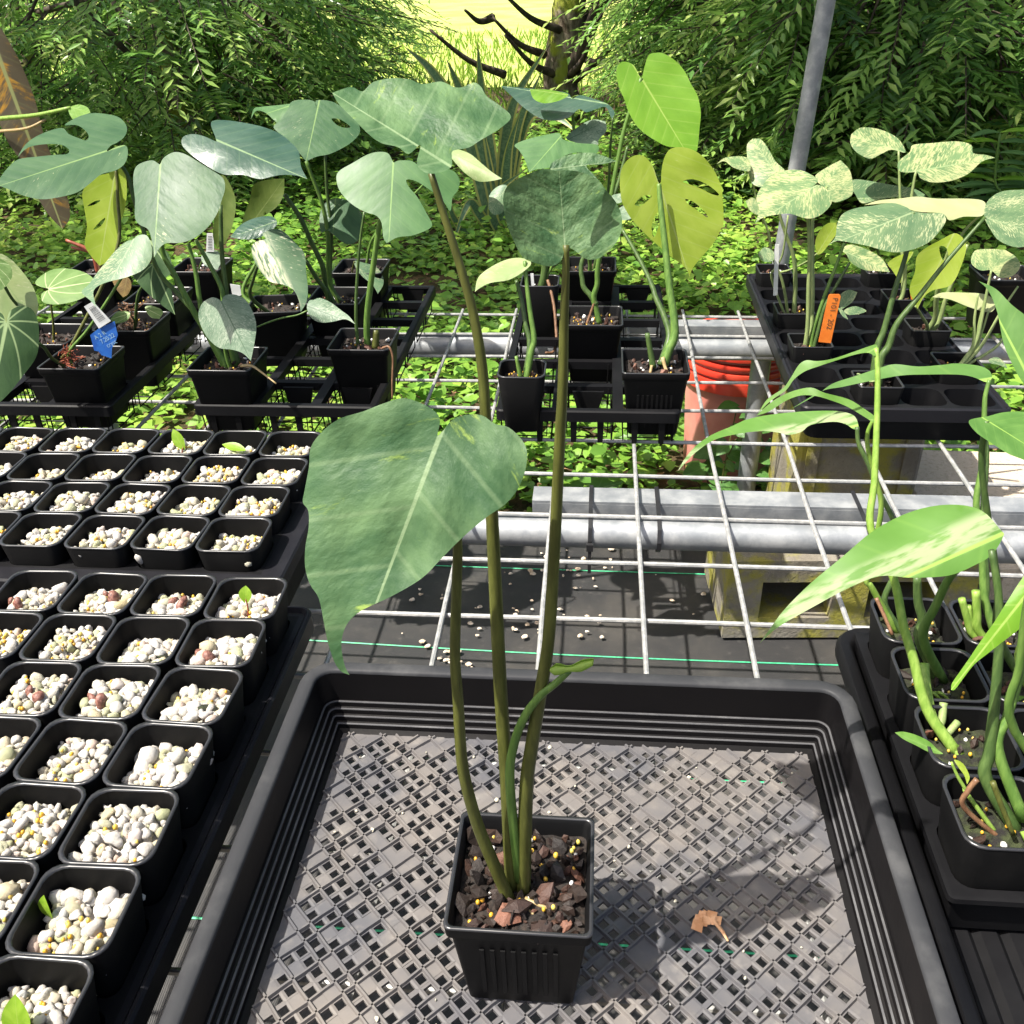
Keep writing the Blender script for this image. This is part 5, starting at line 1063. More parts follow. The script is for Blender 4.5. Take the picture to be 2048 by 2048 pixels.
leaf(S3, 'G', [(866,1150),(850,1082),(800,1050),(700,1035),(500,1040),(300,1060),(150,1090),(60,1130),(-80,1190),(-180,1260),(-250,1340),(-298,1425),(-260,1382),(-180,1302),(-60,1222),(100,1182),(250,1166),(350,1176),(420,1190),(500,1170),(560,1126),(700,1106),(780,1120),(832,1152)], (858,1130), (-298,1425), .74, (-.15,-.6,.78), LM['strapw'], dens=28, cup=-.04)
pet(S3, 'G', [(858,1140),(868,1250),(930,1380),(1000,1560),(1090,1740),('H',(1000,60)),('H',(900,260)),('H',(860,430))], .72, s3+Vector((-.002,0,0)), 0.0017, 0.0028, STEM['dark'])
pet(S3, 'G', [(962,1092),(925,1180),(930,1300),(985,1500),(1010,1700),('H',(720,200)),('H',(760,300))], .68, s3+Vector((-.008,.004,0)), 0.0014, 0.0028, STEM['bright'])
pet(S3, 'H', [(790,370),(840,480),(915,655)], .655, .635, 0.0017, 0.0014, STEM['brown'], 'root')
leaf(S2, 'Z', [(1888,1000),(1850,962),(1790,952),(1720,965),(1650,1000),(1590,1050),(1530,1100),(1480,1150),(1450,1190),(1434,1213),(1470,1182),(1540,1142),(1600,1110),(1660,1087),(1720,1090),(1790,1086),(1840,1066),(1872,1046),(1893,1012)], (1890,1008), (1434,1213), .56, (-.1,-.62,.78), LM['strapw'], dens=28, cup=-.05)
pet(S2, 'V', [(1730,490),(1500,700),(1300,870),(1170,1130),(1060,1400)], .57, s2+Vector((.010,.012,.004)), 0.0020, 0.0041, STEM['green'])
pet(S2, 'V', [(1010,880),(1020,1100),(1060,1260),(1030,1420)], .62, s2+Vector((.008,.014,.002)), 0.0030, 0.0047, STEM['dark'])
for k in range(3): tubew(S2, [s2+Vector((-.014+.006*k,-.006,.001)), s2+Vector((-.012+.006*k,-.012,.006)), s2+Vector((-.006+.006*k,-.014,.001))], (.0014,.0012), STEM['bright'], 'root')
leaf(S5, 'G', [(1722,800),(1700,770),(1640,745),(1500,730),(1400,740),(1250,750),(1100,735),(1000,760),(850,810),(700,860),(600,930),(418,1032),(620,912),(760,882),(900,852),(1000,832),(1150,807),(1300,802),(1500,802),(1600,817),(1690,852),(1722,832)], (1708,835), (418,1032), .74, (-.1,-.7,.7), LM['strapd'], dens=30, cup=-.02)
pet(S5, 'G', [(1708,835),(1682,950),(1675,1100),(1660,1400),(1625,1640),('H',(1610,90)),('H',(1630,380))], .74, s5+Vector((.006,0,0)), 0.0016, 0.0036, STEM['green'])
pet(S5, 'G', [(1650,1100),(1690,1300),(1670,1680),('H',(1640,250)),('H',(1640,420))], .73, s5+Vector((.010,0,0)), 0.0019, 0.0036, STEM['dark'])
for q, w_ in ((((1450,375),(1490,520),(1530,650)), .0030), (((1560,315),(1570,500),(1580,620)), .0034), (((1500,430),(1520,560),(1540,660)), .0026)): pet(S5, 'H', list(q), .67, s5+Vector((0,-.004,0)), w_, w_, STEM['bright'], 'cut_stub')
leaf(S6, 'G', [(1580,1120),(1592,1090),(1700,1070),(1800,1045),(1932,1042),(2020,1080),(2020,1400),(1932,1352),(1830,1312),(1720,1242),(1632,1182)], (1690,1095), (2020,1300), .60, (.05,-.6,.8), LM['strapd'], cup=-.06)
pet(S6, 'G', [(1690,1100),(1660,1400),('H',(1700,60)),('H',(1735,350)),('H',(1745,700))], .60, s6+Vector((.012,0,0)), 0.0019, 0.0036, STEM['dark'])
for k in range(5):
    a = k*1.26+.4; tleaf(S6, s6+Vector((-.012,-.012,.001)), (math.cos(a),math.sin(a),.35), (0,0,1), .012, .005, LM['strap'], name='weed_leaf', nu=5)
leaf(S7, 'H', [(1368,1082),(1376,1030),(1430,950),(1500,850),(1600,700),(1700,560),(1800,400),(1932,200),(2060,80),(2110,300),(2010,500),(1910,600),(1752,722),(1650,802),(1550,882),(1470,982),(1400,1076)], (2080,180), (1368,1082), .50, (-.15,-.75,.65), LM['lime'], dens=22, cup=-.03)
pet(S7, 'H', [(2080,190),(2000,600),(1900,900)], .52, s7+Vector((.012,.006,0)), 0.0019, 0.0031, STEM['bright'])
tubew(S7, [s7+Vector((.006,.004,0)), s7+Vector((.008,.006,.03))], (.0048,.004), STEM['brown'], 'cut_stem')
leaf(S8, 'G', [(1640,200),(1750,250),(1850,350),(1990,480),(2020,700),(2010,920),(1932,862),(1870,762),(1800,602),(1760,402),(1702,262)], (2005,900), (1640,200), .46, (-.2,-.8,.55), LM['strapd'], dens=20, cup=.05)
pet(S8, 'H', [(2080,-120),(1960,400),(1900,900),(1860,1400)], .46, s8+Vector((.006,0,0)), 0.0020, 0.0031, STEM['green'])
pet(S4, 'H', [(1680,0),(1735,350),(1742,700),(1705,1200),(1665,1560),('I',(1640,40))], .52, s4+Vector((.016,.002,0)), 0.0020, 0.0048, STEM['dark'])
pet(S4, 'H', [(1932,900),(1870,1080),(1800,1300),(1730,1540)], .50, s4+Vector((.017,.003,.012)), 0.0023, 0.0041, STEM['green'], 'sheath')
pet(S4, 'H', [(1370,1640),(1420,1750),(1480,1850),('I',(1490,150))], .47, s4+Vector((.002,-.002,0)), 0.0009, 0.0017, STEM['bright'], 'shoot')
leaf(S4, 'H', [(1392,1620),(1460,1650),(1512,1750),(1492,1812),(1470,1742),(1420,1672)], (1395,1625), (1492,1812), .47, (0,-.7,.7), LM['yel'], dens=8)
pet(S4, 'I', [(1570,40),(1500,130),(1470,260)], .46, s4+Vector((.004,-.006,0)), 0.0019, 0.0017, STEM['brown'], 'root')
pet(S4, 'I', [(1690,60),(1760,250),(1850,470)], .455, .445, 0.0019, 0.0016, STEM['olive'], 'root')
tubew(S4, [s4+Vector((.012,-.010,.004)), s4+Vector((.032,-.008,.010))], (.0034,.0034), STEM['bright'], 'cut_stub')
tubew(S8, [s8+Vector((-.016,0,.014)), s8+Vector((.004,.006,.022))], (.0040,.0040), STEM['bright'], 'cut_stub')
# ================================================================== BACKGROUND VEGETATION
b = NB('mossy bark'); co = b.gpos(); n = b.noise(b.vmul(co, (1,1,.45)), 22, 6, .7); n2 = b.noise(co, 5, 4, .6)
c = b.mix(b.step(n, .35, .65), (.08,.055,.038), (.32,.26,.20)); c = b.mix(b.math('MULTIPLY', b.step(n2, .5, .62), .85), c, (.30,.34,.03))
M['barkt'] = b.done(b.pbr(c, .9, b.bump(n, .9, .02), 0, .2))
M['twig'] = simple('dark twig', (.03,.022,.016), (.09,.065,.045), 30, .85, .002)
FOL1 = foliage_mat('narrow leaf foliage', [(.06,.145,.045),(.12,.25,.065),(.21,.38,.085),(.32,.48,.115),(.45,.55,.16)], .45, .25)
FOL2 = foliage_mat('shaded foliage', [(.015,.035,.012),(.03,.06,.018),(.05,.10,.025)], .25, .5)  # darker copy of the foliage, shade behind the hedge put into its colour
GCM = foliage_mat('ground cover leaf', [(.08,.20,.03),(.15,.31,.045),(.24,.43,.06),(.36,.54,.08),(.50,.58,.13)], .42, .38)
def leaves_obj(name, P, D, U, L, W, rv, mat, parent=None, six=False, droop=.12):
    """many small leaves as one mesh: base points P, directions D, up vectors U, lengths L, widths W"""
    n = len(P); D = D/np.linalg.norm(D, axis=1, keepdims=True); S = np.cross(D, U); S /= np.linalg.norm(S, axis=1, keepdims=True)+1e-9; N = np.cross(S, D)
    L = L[:,None]; W = W[:,None]
    if six:
        pts = [P, P+D*L*.3+S*W*.5+N*W*.1, P+D*L*.7+S*W*.38+N*W*.05-N*L*droop*.5, P+D*L-N*L*droop, P+D*L*.7-S*W*.38+N*W*.05-N*L*droop*.5, P+D*L*.3-S*W*.5+N*W*.1, P+D*L*.5-N*L*droop*.3]
        V = np.stack(pts, 1).reshape(-1, 3); k = 7; F = np.array([(0,1,6),(1,2,6),(2,3,6),(3,4,6),(4,5,6),(5,0,6)])
    else:
        pts = [P, P+D*L*.45+S*W*.5+N*W*.12, P+D*L-N*L*droop, P+D*L*.45-S*W*.5+N*W*.12]
        V = np.stack(pts, 1).reshape(-1, 3); k = 4; F = np.array([(0,1,2),(0,2,3)])
    FF = (F[None]+np.arange(n)[:,None,None]*k).reshape(-1, 3)
    me = bpy.data.meshes.new(name); me.vertices.add(len(V)); me.vertices.foreach_set('co', V.astype(np.float32).ravel())
    me.loops.add(FF.size); me.loops.foreach_set('vertex_index', FF.ravel().astype(np.int32))
    me.polygons.add(len(FF)); me.polygons.foreach_set('loop_start', np.arange(0, FF.size, 3, dtype=np.int32))
    me.update(calc_edges=True); me.materials.append(mat)
    at = me.attributes.new('rnd', 'FLOAT', 'FACE'); at.data.foreach_set('value', np.repeat(rv, len(F)).astype(np.float32))
    return link(name, me, parent, loc=(0,0,0) if parent is not None else None)
def sprays(n, cen, rad, zlo, zhi, rng, low=.62, per=26, ll=.092, lw=.0175, sl=(.24,.46), zsplit=.95):
    """positions and directions of leaves along drooping twigs spread through a crown"""
    P, D, U, Ls, Ws, R, tw = [], [], [], [], [], [], []
    for _ in range(n):
        z = rng.uniform(zlo, min(zsplit, zhi)) if rng.random() < low else rng.uniform(min(zsplit, zhi), zhi)
        th = rng.uniform(0, 2*math.pi); rr = math.sqrt(rng.uniform(.38, 1)); hz = (z-zlo)/(zhi-zlo); prof = .72+.28*math.sin(math.pi*min(1,max(0,hz)))
        o = np.array([cen[0]+rad*prof*rr*math.cos(th), cen[1]+rad*prof*rr*math.sin(th), z])
        d = np.array([math.cos(th)+rng.normal(0,.5), math.sin(th)+rng.normal(0,.5), rng.uniform(-.75,.25)]); d /= np.linalg.norm(d)
        s_l = rng.uniform(*sl); t = np.linspace(0, 1, per); sag = rng.uniform(.1,.45)
        pts = o+d[None]*(t*s_l)[:,None]+np.array([0,0,-1])[None]*(sag*s_l*t**2)[:,None]
        side = np.cross(d, [0,0,1]); side /= np.linalg.norm(side)+1e-9; nn = np.cross(side, d)
        ang = (np.arange(per) % 2)*math.pi+rng.normal(0,.38,per)
        ld = d[None]*rng.uniform(.6,1.0,(per,1))+side[None]*np.cos(ang)[:,None]+nn[None]*(np.sin(ang)*.55)[:,None]; ld[:,2] -= .15
        P.append(pts); D.append(ld); U.append(np.tile(nn, (per,1))+rng.normal(0,.25,(per,3))); Ls.append(ll*rng.uniform(.7,1.25,per)*(1-.35*t)); Ws.append(lw*ll/.092*rng.uniform(.8,1.2,per))
        base = rng.uniform(.05,.75); R.append(np.clip(base+.28*t**2+rng.normal(0,.08,per), 0, 1)); tw.append((o, pts[-1]))
    return np.concatenate(P), np.concatenate(D), np.concatenate(U), np.concatenate(Ls), np.concatenate(Ws), np.concatenate(R), tw
def tree(label, base, rad, zlo, zhi, n, seed, tr=.05, mat=None, lean=(0,0), group='narrow-leaved trees behind the bench', low=.74, ll=.092, tpath=None, dens=22, zsplit=.95):
    rng = np.random.default_rng(seed); t = thing('podocarpus_tree', label, 'tree', base, group)
    bx_, by_ = base[0], base[1]
    path = tpath or [(bx_,by_,-.02),(bx_+lean[0]*.3,by_+lean[1]*.3,.6),(bx_+lean[0],by_+lean[1],1.4),(bx_+lean[0]*1.6,by_+lean[1]*1.6,zhi*.95)]
    W = smooth_path(path, 6); m = len(W); rads = [tr*(1.25 if i == 0 else 1.0)*(1-.6*i/(m-1))*(1+.06*math.sin(i*2.3)) for i in range(m)]
    trunk = MB().tube(W, rads, 14).obj('trunk', M['barkt'], t, True)
    P, D, U, Ls, Ws, R, tw = sprays(n, (bx_+lean[0]*.6, by_+lean[1]*.6), rad, zlo, zhi, rng, low, dens, ll, zsplit=zsplit)
    leaves_obj('crown', P, D, U, Ls, Ws, R, mat or FOL1, t)
    mt = MB()
    for o, e in tw[::2]: mt.tube([o-(e-o)*.25, (o+e)/2+np.array([0,0,.01]), e], [.004,.003,.0015], 4, False)
    mt.obj('twigs', M['twig'], t)['kind'] = 'stuff'
    r = random.Random(seed)
    for k in range(9):                            # limbs
        i = r.randrange(2, m-3); p = W[i]; o, e = tw[r.randrange(len(tw))]; o = Vector(o); mid = p.lerp(o, .5)+Vector((r.gauss(0,.06), r.gauss(0,.06), .06))
        MB().tube(smooth_path([p, mid, o], 4), [rads[i]*.42-rads[i]*.3*q/8 for q in range(9)], 7).obj('limb', M['twig'], t, True)
    return t
def gx(p, Y): return onY(p, Y).x
tree('bushy narrow-leaved tree with hanging bright sprays at the left end of the hedge', (gx((60,150),5.0),5.0,0), .85, .16, 1.7, 430, 101, .06)
tree('bushy narrow-leaved tree with yellowish drooping tips behind the anthuriums', (gx((330,150),4.7),4.75,0), .75, .12, 1.7, 450, 102, .05)
tree('narrow-leaved tree with a slim brown trunk left of the sunny gap', (gx((458,60),5.9),5.9,0), .85, .25, 2.0, 360, 103, .075)
tree('loose narrow-leaved tree bordering the sunny gap', (gx((560,120),5.2),5.25,0), .48, .14, 1.6, 270, 104, .045)
tp = [(gx((1125,215),6.5)+.03,6.5,-.05),(gx((1125,190),6.5),6.5,.03),(gx((1122,100),6.5),6.5,.3),(gx((1140,0),6.5),6.5,.7),(gx((1150,-60),6.5),6.5,1.1),(gx((1150,-60),6.5)+.1,6.5,2.2),(gx((1150,-60),6.5)+.3,6.5,3.4)]
BT = tree('old tree with a thick mossy trunk and bare dark lower branches beside the sunny gap', (tp[0][0],6.5,0), 1.0, 1.1, 3.4, 420, 105, .135, tpath=tp, low=.3, zsplit=1.7)
for a, c_ in (((1110,150),(1010,70)),((1090,110),(985,35)),((1150,160),(1275,20)),((1120,60),(1000,-20)),((1140,150),(1190,60)),((985,35),(930,20)),((1010,150),(860,60)),((1150,110),(1240,110))):
    p0, p1 = onY(a, 6.42), onY(c_, 6.2); MB().tube(smooth_path([p0, p0.lerp(p1,.5)+Vector((0,0,-.04)), p1], 5), [.026-.018*i/10 for i in range(11)], 7).obj('limb', M['twig'], BT, True)
tree('dense narrow-leaved tree right of the mossy trunk', (gx((1490,120),5.5),5.5,0), .50, .18, 1.7, 400, 106, .06)
tree('dense dark narrow-leaved tree behind the leaning pole', (gx((1560,120),5.1),5.1,0), .75, .14, 1.7, 450, 107, .05)
tree('narrow-leaved tree with long fresh glossy sprays right of the pole', (gx((1810,110),4.3),4.35,0), .62, .26, 1.6, 460, 108, .045, ll=.105)
tree('narrow-leaved tree with long sprays at the right end of the hedge', (gx((2030,130),4.6),4.7,0), .7, .2, 1.6, 440, 109, .05, ll=.105)
for k, (X_, Y_, s_) in enumerate(((180,6.8,201),(700,7.6,203),(1500,7.6,204),(1700,7.0,205),(2000,6.6,206))):
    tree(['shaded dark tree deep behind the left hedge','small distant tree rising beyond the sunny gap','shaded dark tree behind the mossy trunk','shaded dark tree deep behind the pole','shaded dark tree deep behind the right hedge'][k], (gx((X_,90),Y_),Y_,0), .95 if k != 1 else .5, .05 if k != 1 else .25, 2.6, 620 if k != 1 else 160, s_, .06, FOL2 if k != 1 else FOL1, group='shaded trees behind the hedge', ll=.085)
# unseen canopy and limbs added to the old tree to dapple the ground cover
rng = np.random.default_rng(300)
for cx_, cy_, rr_, ns in ((-3.2,2.55,1.05,170),(-1.6,2.6,1.1,185),(.1,2.65,1.1,185),(1.7,2.7,1.05,150)):
    P, D, U, Ls, Ws, R, tw = sprays(ns, (cx_, cy_), rr_, 3.6, 4.5, rng, 1.0, 24, .13, .034, (.3,.6), zsplit=4.5)
    leaves_obj('crown', P, D, U, Ls, Ws, R, FOL1, BT)  # added unseen canopy that shades the ground cover
    for k in range(4):
        a = k*1.6+cx_; e = Vector((cx_+rr_*.7*math.cos(a), cy_+rr_*.7*math.sin(a), 4.0)); p = Vector(tp[-1])
        MB().tube(smooth_path([p, p.lerp(e,.5)+Vector((0,0,.5)), e], 5), [.05-.04*i/10 for i in range(11)], 7).obj('limb', M['twig'], BT, True)
# ------------------------------------------------------------------ ground cover
rng = np.random.default_rng(77)
Pg = []
while len(Pg) < 46000:
    y = rng.uniform(1.60, 6.3); cxm = -.1*y; hw = .62*y+.35; x = rng.uniform(cxm-hw, cxm+hw)
    if rng.random() > min(1, 2.6/y+.15): continue
    nz = math.sin(x*4.1+1.3*y)*math.sin(y*3.3-x*1.7)
    if y < 1.8 and (x-.24)**2 < .01 and rng.random() < .5: continue
    if nz < -.72 and rng.random() < .75: continue
    if (x-bc.x)**2+(y-bc.y)**2 < .125**2: continue
    if 1.38 < y < 1.66 and .20 < x < .50: continue
    Pg.append((x, y, max(.008, rng.gamma(2.0,.022)*(1+.6*max(0,nz)))))
Pg = np.array(Pg); n = len(Pg); th = rng.uniform(0, 6.28, n)
Dg = np.stack([np.cos(th), np.sin(th), rng.uniform(-.35,.35,n)], 1); Ug = np.tile([0,0,1.], (n,1))+rng.normal(0,.28,(n,3))
Lg = rng.uniform(.020,.042,n)*(1+.12*(Pg[:,1]-2)); patch = .5+.5*np.sin(Pg[:,0]*2.3+1)*np.sin(Pg[:,1]*1.9+.6)
Rg = np.clip(.30+.35*patch+rng.normal(0,.16,n), 0, 1)
gc = leaves_obj('ground_cover', Pg, Dg, Ug, Lg, Lg*rng.uniform(.55,.8,n), Rg, GCM, six=True, droop=.18)
tag(gc, 'low leafy green ground cover carpeting the soil behind and below the bench', 'ground cover', kind='stuff')
# grass tufts near the lawn
n = 9000; yy = rng.uniform(6.2, 13, n); xx = rng.uniform(-1, 1, n)*(.6*yy)-.1*yy; Pz = np.stack([xx, yy, np.zeros(n)], 1)
gr = leaves_obj('lawn_grass', Pz, np.stack([rng.normal(0,.4,n), rng.normal(0,.4,n), np.ones(n)], 1), np.tile([0,1.,0], (n,1)), rng.uniform(.06,.16,n), rng.uniform(.008,.02,n), rng.uniform(.4,1,n), GCM, droop=.3)
tag(gr, 'taller sunlit grass blades at the edge of the bright lawn', 'grass', kind='stuff')
# dry litter on soil
m = MB(); r = random.Random(8)
for _ in range(500):
    y = r.uniform(1.62, 3.6); x = r.uniform(-.65*y, .55*y); s = r.uniform(.006,.02); a = r.uniform(0,6.28); z = r.uniform(.004,.02)
    m.add([(x-s*math.cos(a),y-s*math.sin(a),z),(x+.4*s*math.sin(a),y-.4*s*math.cos(a),z+.004),(x+s*math.cos(a),y+s*math.sin(a),z+.002),(x-.4*s*math.sin(a),y+.4*s*math.cos(a),z+.003)], [(0,1,2,3)])
tag(m.obj('leaf_litter', simple('dry leaf litter', (.16,.085,.04), (.30,.19,.10), 30, .9, world=True)), 'brown dry leaf litter between the ground cover leaves', 'leaf litter', kind='stuff')
# ------------------------------------------------------------------ vine round the bucket
LM['vine'] = leaf_mat('vine leaf', (.055,.15,.035), (.10,.22,.05), (.16,.28,.09), trans=.28, tcol=(.25,.4,.03), veins=4, vstr=.3, quilt=.001)
vb = onh((1500,1000), -BZ+.01); vine = thing('vine', 'leafy green vine climbing round the faded red bucket', 'vine', vb)
r = random.Random(31)
for k in range(7):
    p0 = vb+Vector((r.uniform(-.10,.06), r.uniform(-.12,.02), 0)); p1 = p0+Vector((r.uniform(-.05,.05), r.uniform(-.04,.04), r.uniform(.10,.25))); mid = p0.lerp(p1,.5)+Vector((r.gauss(0,.02), -.02, .02))
    W = smooth_path([p0, mid, p1], 6); MB().tube(W, .0013, 5).obj('stem', STEM['olive'], vine, True)
    for q in W[2::2]:
        a = r.uniform(0,6.28); d = Vector((math.cos(a), math.sin(a)*.6-.4, r.uniform(-.3,.35))); s = r.uniform(.030,.052)
        tleaf(vine, q, d, (r.gauss(0,.25),-.55,.8), s, s*.72, LM['vine'], nu=6, heart=.18, bend=.3)
bl = onh((1150,985), -BZ+.05)
fl = thing('fallen_leaf', 'large curled spotted green leaf lying in the ground cover behind the near rail', 'leaf', bl)
tleaf(fl, bl+Vector((-.05,.0,-.02)), (1,.1,.25), (0,-.8,.6), .15, .05, LM['vine'], name='blade', bend=-.1, cup=.5)
# ------------------------------------------------------------------ sword-leaved clump
b = NB('yellow margined sword leaf'); uv = b.sep(b.n('ShaderNodeUVMap', uv_map='UVMap').outputs[0]); e = b.math('ABSOLUTE', uv[1])
n1 = b.noise(b.comb(b.math('MULTIPLY', uv[0], 30.0), uv[1]), 2.0, 3); c = b.mix(b.step(n1, .4, .65), (.10,.18,.09), (.19,.28,.14)); c = b.mix(b.step(e, .62, .70), c, (.50,.48,.14))
swm = b.done(b.pbr(c, .4))
def sword(parent, pts, Ys, W):
    V = []; F = []; UVs = []; C_ = smooth_path([onY(p, Y) for p, Y in zip(pts, Ys)], 6); m_ = len(C_)
    for i, c_ in enumerate(C_):
        t = i/(m_-1); w_ = W*(1-t**2.2)*(.75+.5*t*(1-t)*2)+.001; tg = (C_[min(i+1,m_-1)]-C_[max(i-1,0)]).normalized(); sd_ = tg.cross(Vector((.2,-1,.15))).normalized(); nn = sd_.cross(tg)
        for s in (-1,-.5,0,.5,1): V.append(c_+sd_*(s*w_*.5)+nn*(-.10*w_*(1-s*s))); UVs.append((t, s))
    for i in range(m_-1):
        for j in range(4): a = i*5+j; F.append((a,a+1,a+6,a+5))
    link('sword_leaf', mesh('sword_leaf', V, F, swm, True, UVs), parent, loc=(0,0,0))
sb = onh((1010,470), -BZ); sw = thing('sword_plant', 'clump of upright grey-green sword leaves with yellow margins below the mossy tree', 'plant', sb)
for pts, w_ in (([(985,460),(930,260),(870,150),(808,92)], .06), ([(1000,460),(960,280),(920,180),(893,118)], .055), ([(1005,460),(975,260),(962,170),(955,84)], .05), ([(1000,470),(1010,300),(1030,200),(1098,88)], .06), ([(1005,470),(1020,330),(1040,240),(1085,140)], .055),
                ([(1010,480),(1030,320),(1060,230),(1115,235),(1160,270)], .05), ([(1000,480),(1010,380),(1018,300),(1040,225)], .05), ([(990,480),(960,430),(935,410),(895,520)], .045), ([(1010,480),(985,430),(1000,380),(1050,340)], .045), ([(995,480),(940,470),(905,430),(900,380)], .04), ([(1030,470),(1045,400),(1075,440),(1090,470)], .04)):
    sword(sw, pts, [3.75-.05*i for i in range(len(pts))], w_)
# ------------------------------------------------------------------ leafy understorey plants
LM['und'] = leaf_mat('understorey leaf', (.05,.12,.04), (.09,.18,.06), (.14,.24,.09), trans=.25, tcol=(.2,.35,.03), veins=5, vstr=.15, rough=.32)
def rosette(label, p, L, n, seed, W=.16, up=.55):
    t = thing('rosette_plant', label, 'plant', p, 'rosette plants below the hedge'); r = random.Random(seed)
    for k in range(n):
        a = k*2.399+r.gauss(0,.2); e = up*r.uniform(.4,1.5)
        tleaf(t, Vector(p)+Vector((.01*math.cos(a),.01*math.sin(a),.03)), (math.cos(a), math.sin(a), e), (0,0,1), L*r.uniform(.75,1.1), L*W, LM['und'], bend=.35, p=.8)
rosette('star-shaped grey-green rosette plant just left of the leaning pole', onh((1450,395), -BZ), .42, 15, 1)
rosette('second dark rosette plant behind the star-shaped one', onh((1530,360), -BZ), .36, 12, 2)
rosette('broad-leaved rosette plant under the left hedge', onh((150,320), -BZ), .40, 13, 3, .26)
rosette('low broad-leaved plant in the shade of the right hedge', onh((1900,350), -BZ), .38, 13, 4, .24)
wt = thing('tall_weed', 'tall pale-leaved weed standing behind the variegated seedlings', 'weed', onh((1985,520), -BZ)); wb = wt.location
WP = smooth_path([wb, wb+Vector((-.01,0,.2)), onY((1990,360), wb.y), onY((2000,265), wb.y)], 5); MB().tube(WP, .004, 6).obj('stem', STEM['green'], wt, True)
r = random.Random(6)
for i, q in enumerate(WP[3:]):
    for s in (-1, 1):
        a = r.uniform(-.6,.6); tleaf(wt, q, (s*math.cos(a), math.sin(a), .25), (0,-.3,1), r.uniform(.10,.16), .032, LM['lime'] if r.random() < .5 else LM['und'], bend=.3, nu=7)
# bronze-leaved climber at the left edge
bp = thing('bronze_leaf_plant', 'climber with one huge hanging bronze and orange leaf at the left end of the bench', 'plant', (-1.42,2.0,0))
leaf(bp, 'A', [(0,150),(100,320),(190,540),(240,740),(300,900),(370,1080),(386,1200),(345,1264),(280,1200),(220,1110),(120,900),(40,780),(0,690),(-130,480),(-150,200),(-70,90)], (-80,110), (345,1264), 1.95, (.25,-.9,.35), LM['bronze'], cup=-.05, dens=20)
tubew(bp, [(-1.42,2.0,0), (-1.40,2.0,.6), onY(px('A',(-140,60)),1.97), onY(px('A',(-80,110)),1.95)], (.012,.005), STEM['olive'], 'stem')
tubew(bp, [onY(px('A',(-160,680)),1.9), onY(px('A',(0,655)),1.85), onY(px('A',(200,635)),1.8), onY(px('A',(390,595)),1.78)], (.0045,.0032), STEM['bright'], 'tendril')
tubew(bp, [onY(px('A',(-160,740)),1.9), onY(px('A',(0,725)),1.85), onY(px('A',(150,708)),1.8), onY(px('A',(252,660)),1.8)], (.0034,.0022), STEM['tan'], 'aerial_root')
tubew(bp, [(-1.42,2.0,.0), (-1.38,1.98,.45), onY(px('A',(-160,700)),1.9)], (.010,.006), STEM['olive'], 'stem')
leaf(bp, 'A', [(378,600),(430,577),(480,590),(500,622),(450,640),(415,660),(395,650)], (395,592), (500,622), 1.78, (0,-.8,.5), LM['lime'], dens=8)
# ================================================================== TAGS AND LITTER
def slab(name, label, crop, quad, Y, mat, cat='plant tag', th=.0008, lean=0.0, parent=None):
    P4 = [onY(px(crop, p), Y+lean*(i in (2,3))) for i, p in enumerate(quad)]; n_ = (P4[1]-P4[0]).cross(P4[-1]-P4[0]).normalized()
    if n_.y > 0: n_ = -n_
    k = len(P4); V = [p for p in P4]+[p-n_*th for p in P4]
    F = [tuple(range(k)), tuple(reversed(range(k, 2*k)))]+[(i, k+i, k+(i+1) % k, (i+1) % k) for i in range(k)]
    t = thing(name, label, cat, sum(P4, Vector())/k) if parent is None else parent
    if parent is None: t.location.z = min(p.z for p in P4)
    link('tag_body', mesh('tag_body', V, F, mat), t, loc=(0,0,0)); return t, P4, n_
orm = simple('orange plastic', (.70,.17,.02), (.78,.22,.03), 60, .45); blm = simple('blue plastic', (.02,.10,.42), (.03,.15,.52), 60, .45)
wtm = simple('white plastic', (.62,.63,.62), (.72,.73,.72), 60, .45); ink = simple('faded ink', (.10,.05,.02), (.18,.08,.03), 300, .8); blk = simple('black print', (.02,.02,.02), (.03,.03,.03), 50, .7); pink_ = simple('pale ink', (.25,.42,.60), (.3,.5,.65), 300, .7)
def text_on(t, s, org, xd, yd, n_, size, mat):
    cu = bpy.data.curves.new('writing', 'FONT'); cu.body = s; cu.size = size; o = bpy.data.objects.new('tmp', cu); COL.objects.link(o)
    bpy.context.view_layer.update(); me = bpy.data.meshes.new_from_object(o.evaluated_get(bpy.context.evaluated_depsgraph_get())); bpy.data.objects.remove(o); me.materials.clear(); me.materials.append(mat)
    xd = xd.normalized(); yd = (yd-xd*yd.dot(xd)).normalized()
    for v in me.vertices: v.co = org+xd*v.co.x+yd*v.co.y+n_*.0004
    link('writing', me, t, loc=(0,0,0))
og, P4, n_ = slab('plant_tag', 'orange plastic plant tag with faded handwriting leaning in the speckled seedling pot', 'G', [(682,285),(744,285),(752,300),(688,600),(608,592),(672,298)], 1.315, orm)
topc = (P4[0]+P4[1])/2; botc = (P4[3]+P4[4])/2; L_ = botc-topc; wd = (P4[1]-P4[0])
text_on(og, 'P101 - 202', topc+L_*.06-wd*.12, L_, wd, n_, L_.length*.15, ink)
slab('plant_tag', 'small orange tag tip showing behind the yellow perforated leaf', 'C', [(1305,1625),(1328,1618),(1334,1640),(1312,1672)], 1.55, orm)
bt, P4, n_ = slab('plant_tag', 'blue plastic plant tag with pale handwriting and a barcode sticker in the anthurium pot', 'D', [(498,470),(545,432),(632,394),(650,470),(640,500),(618,540),(615,598),(560,580),(545,560),(520,555)], 1.185, blm)
ctr = sum(P4, Vector())/len(P4); xd = (P4[2]-P4[0]); yd = -(P4[7]-P4[0])
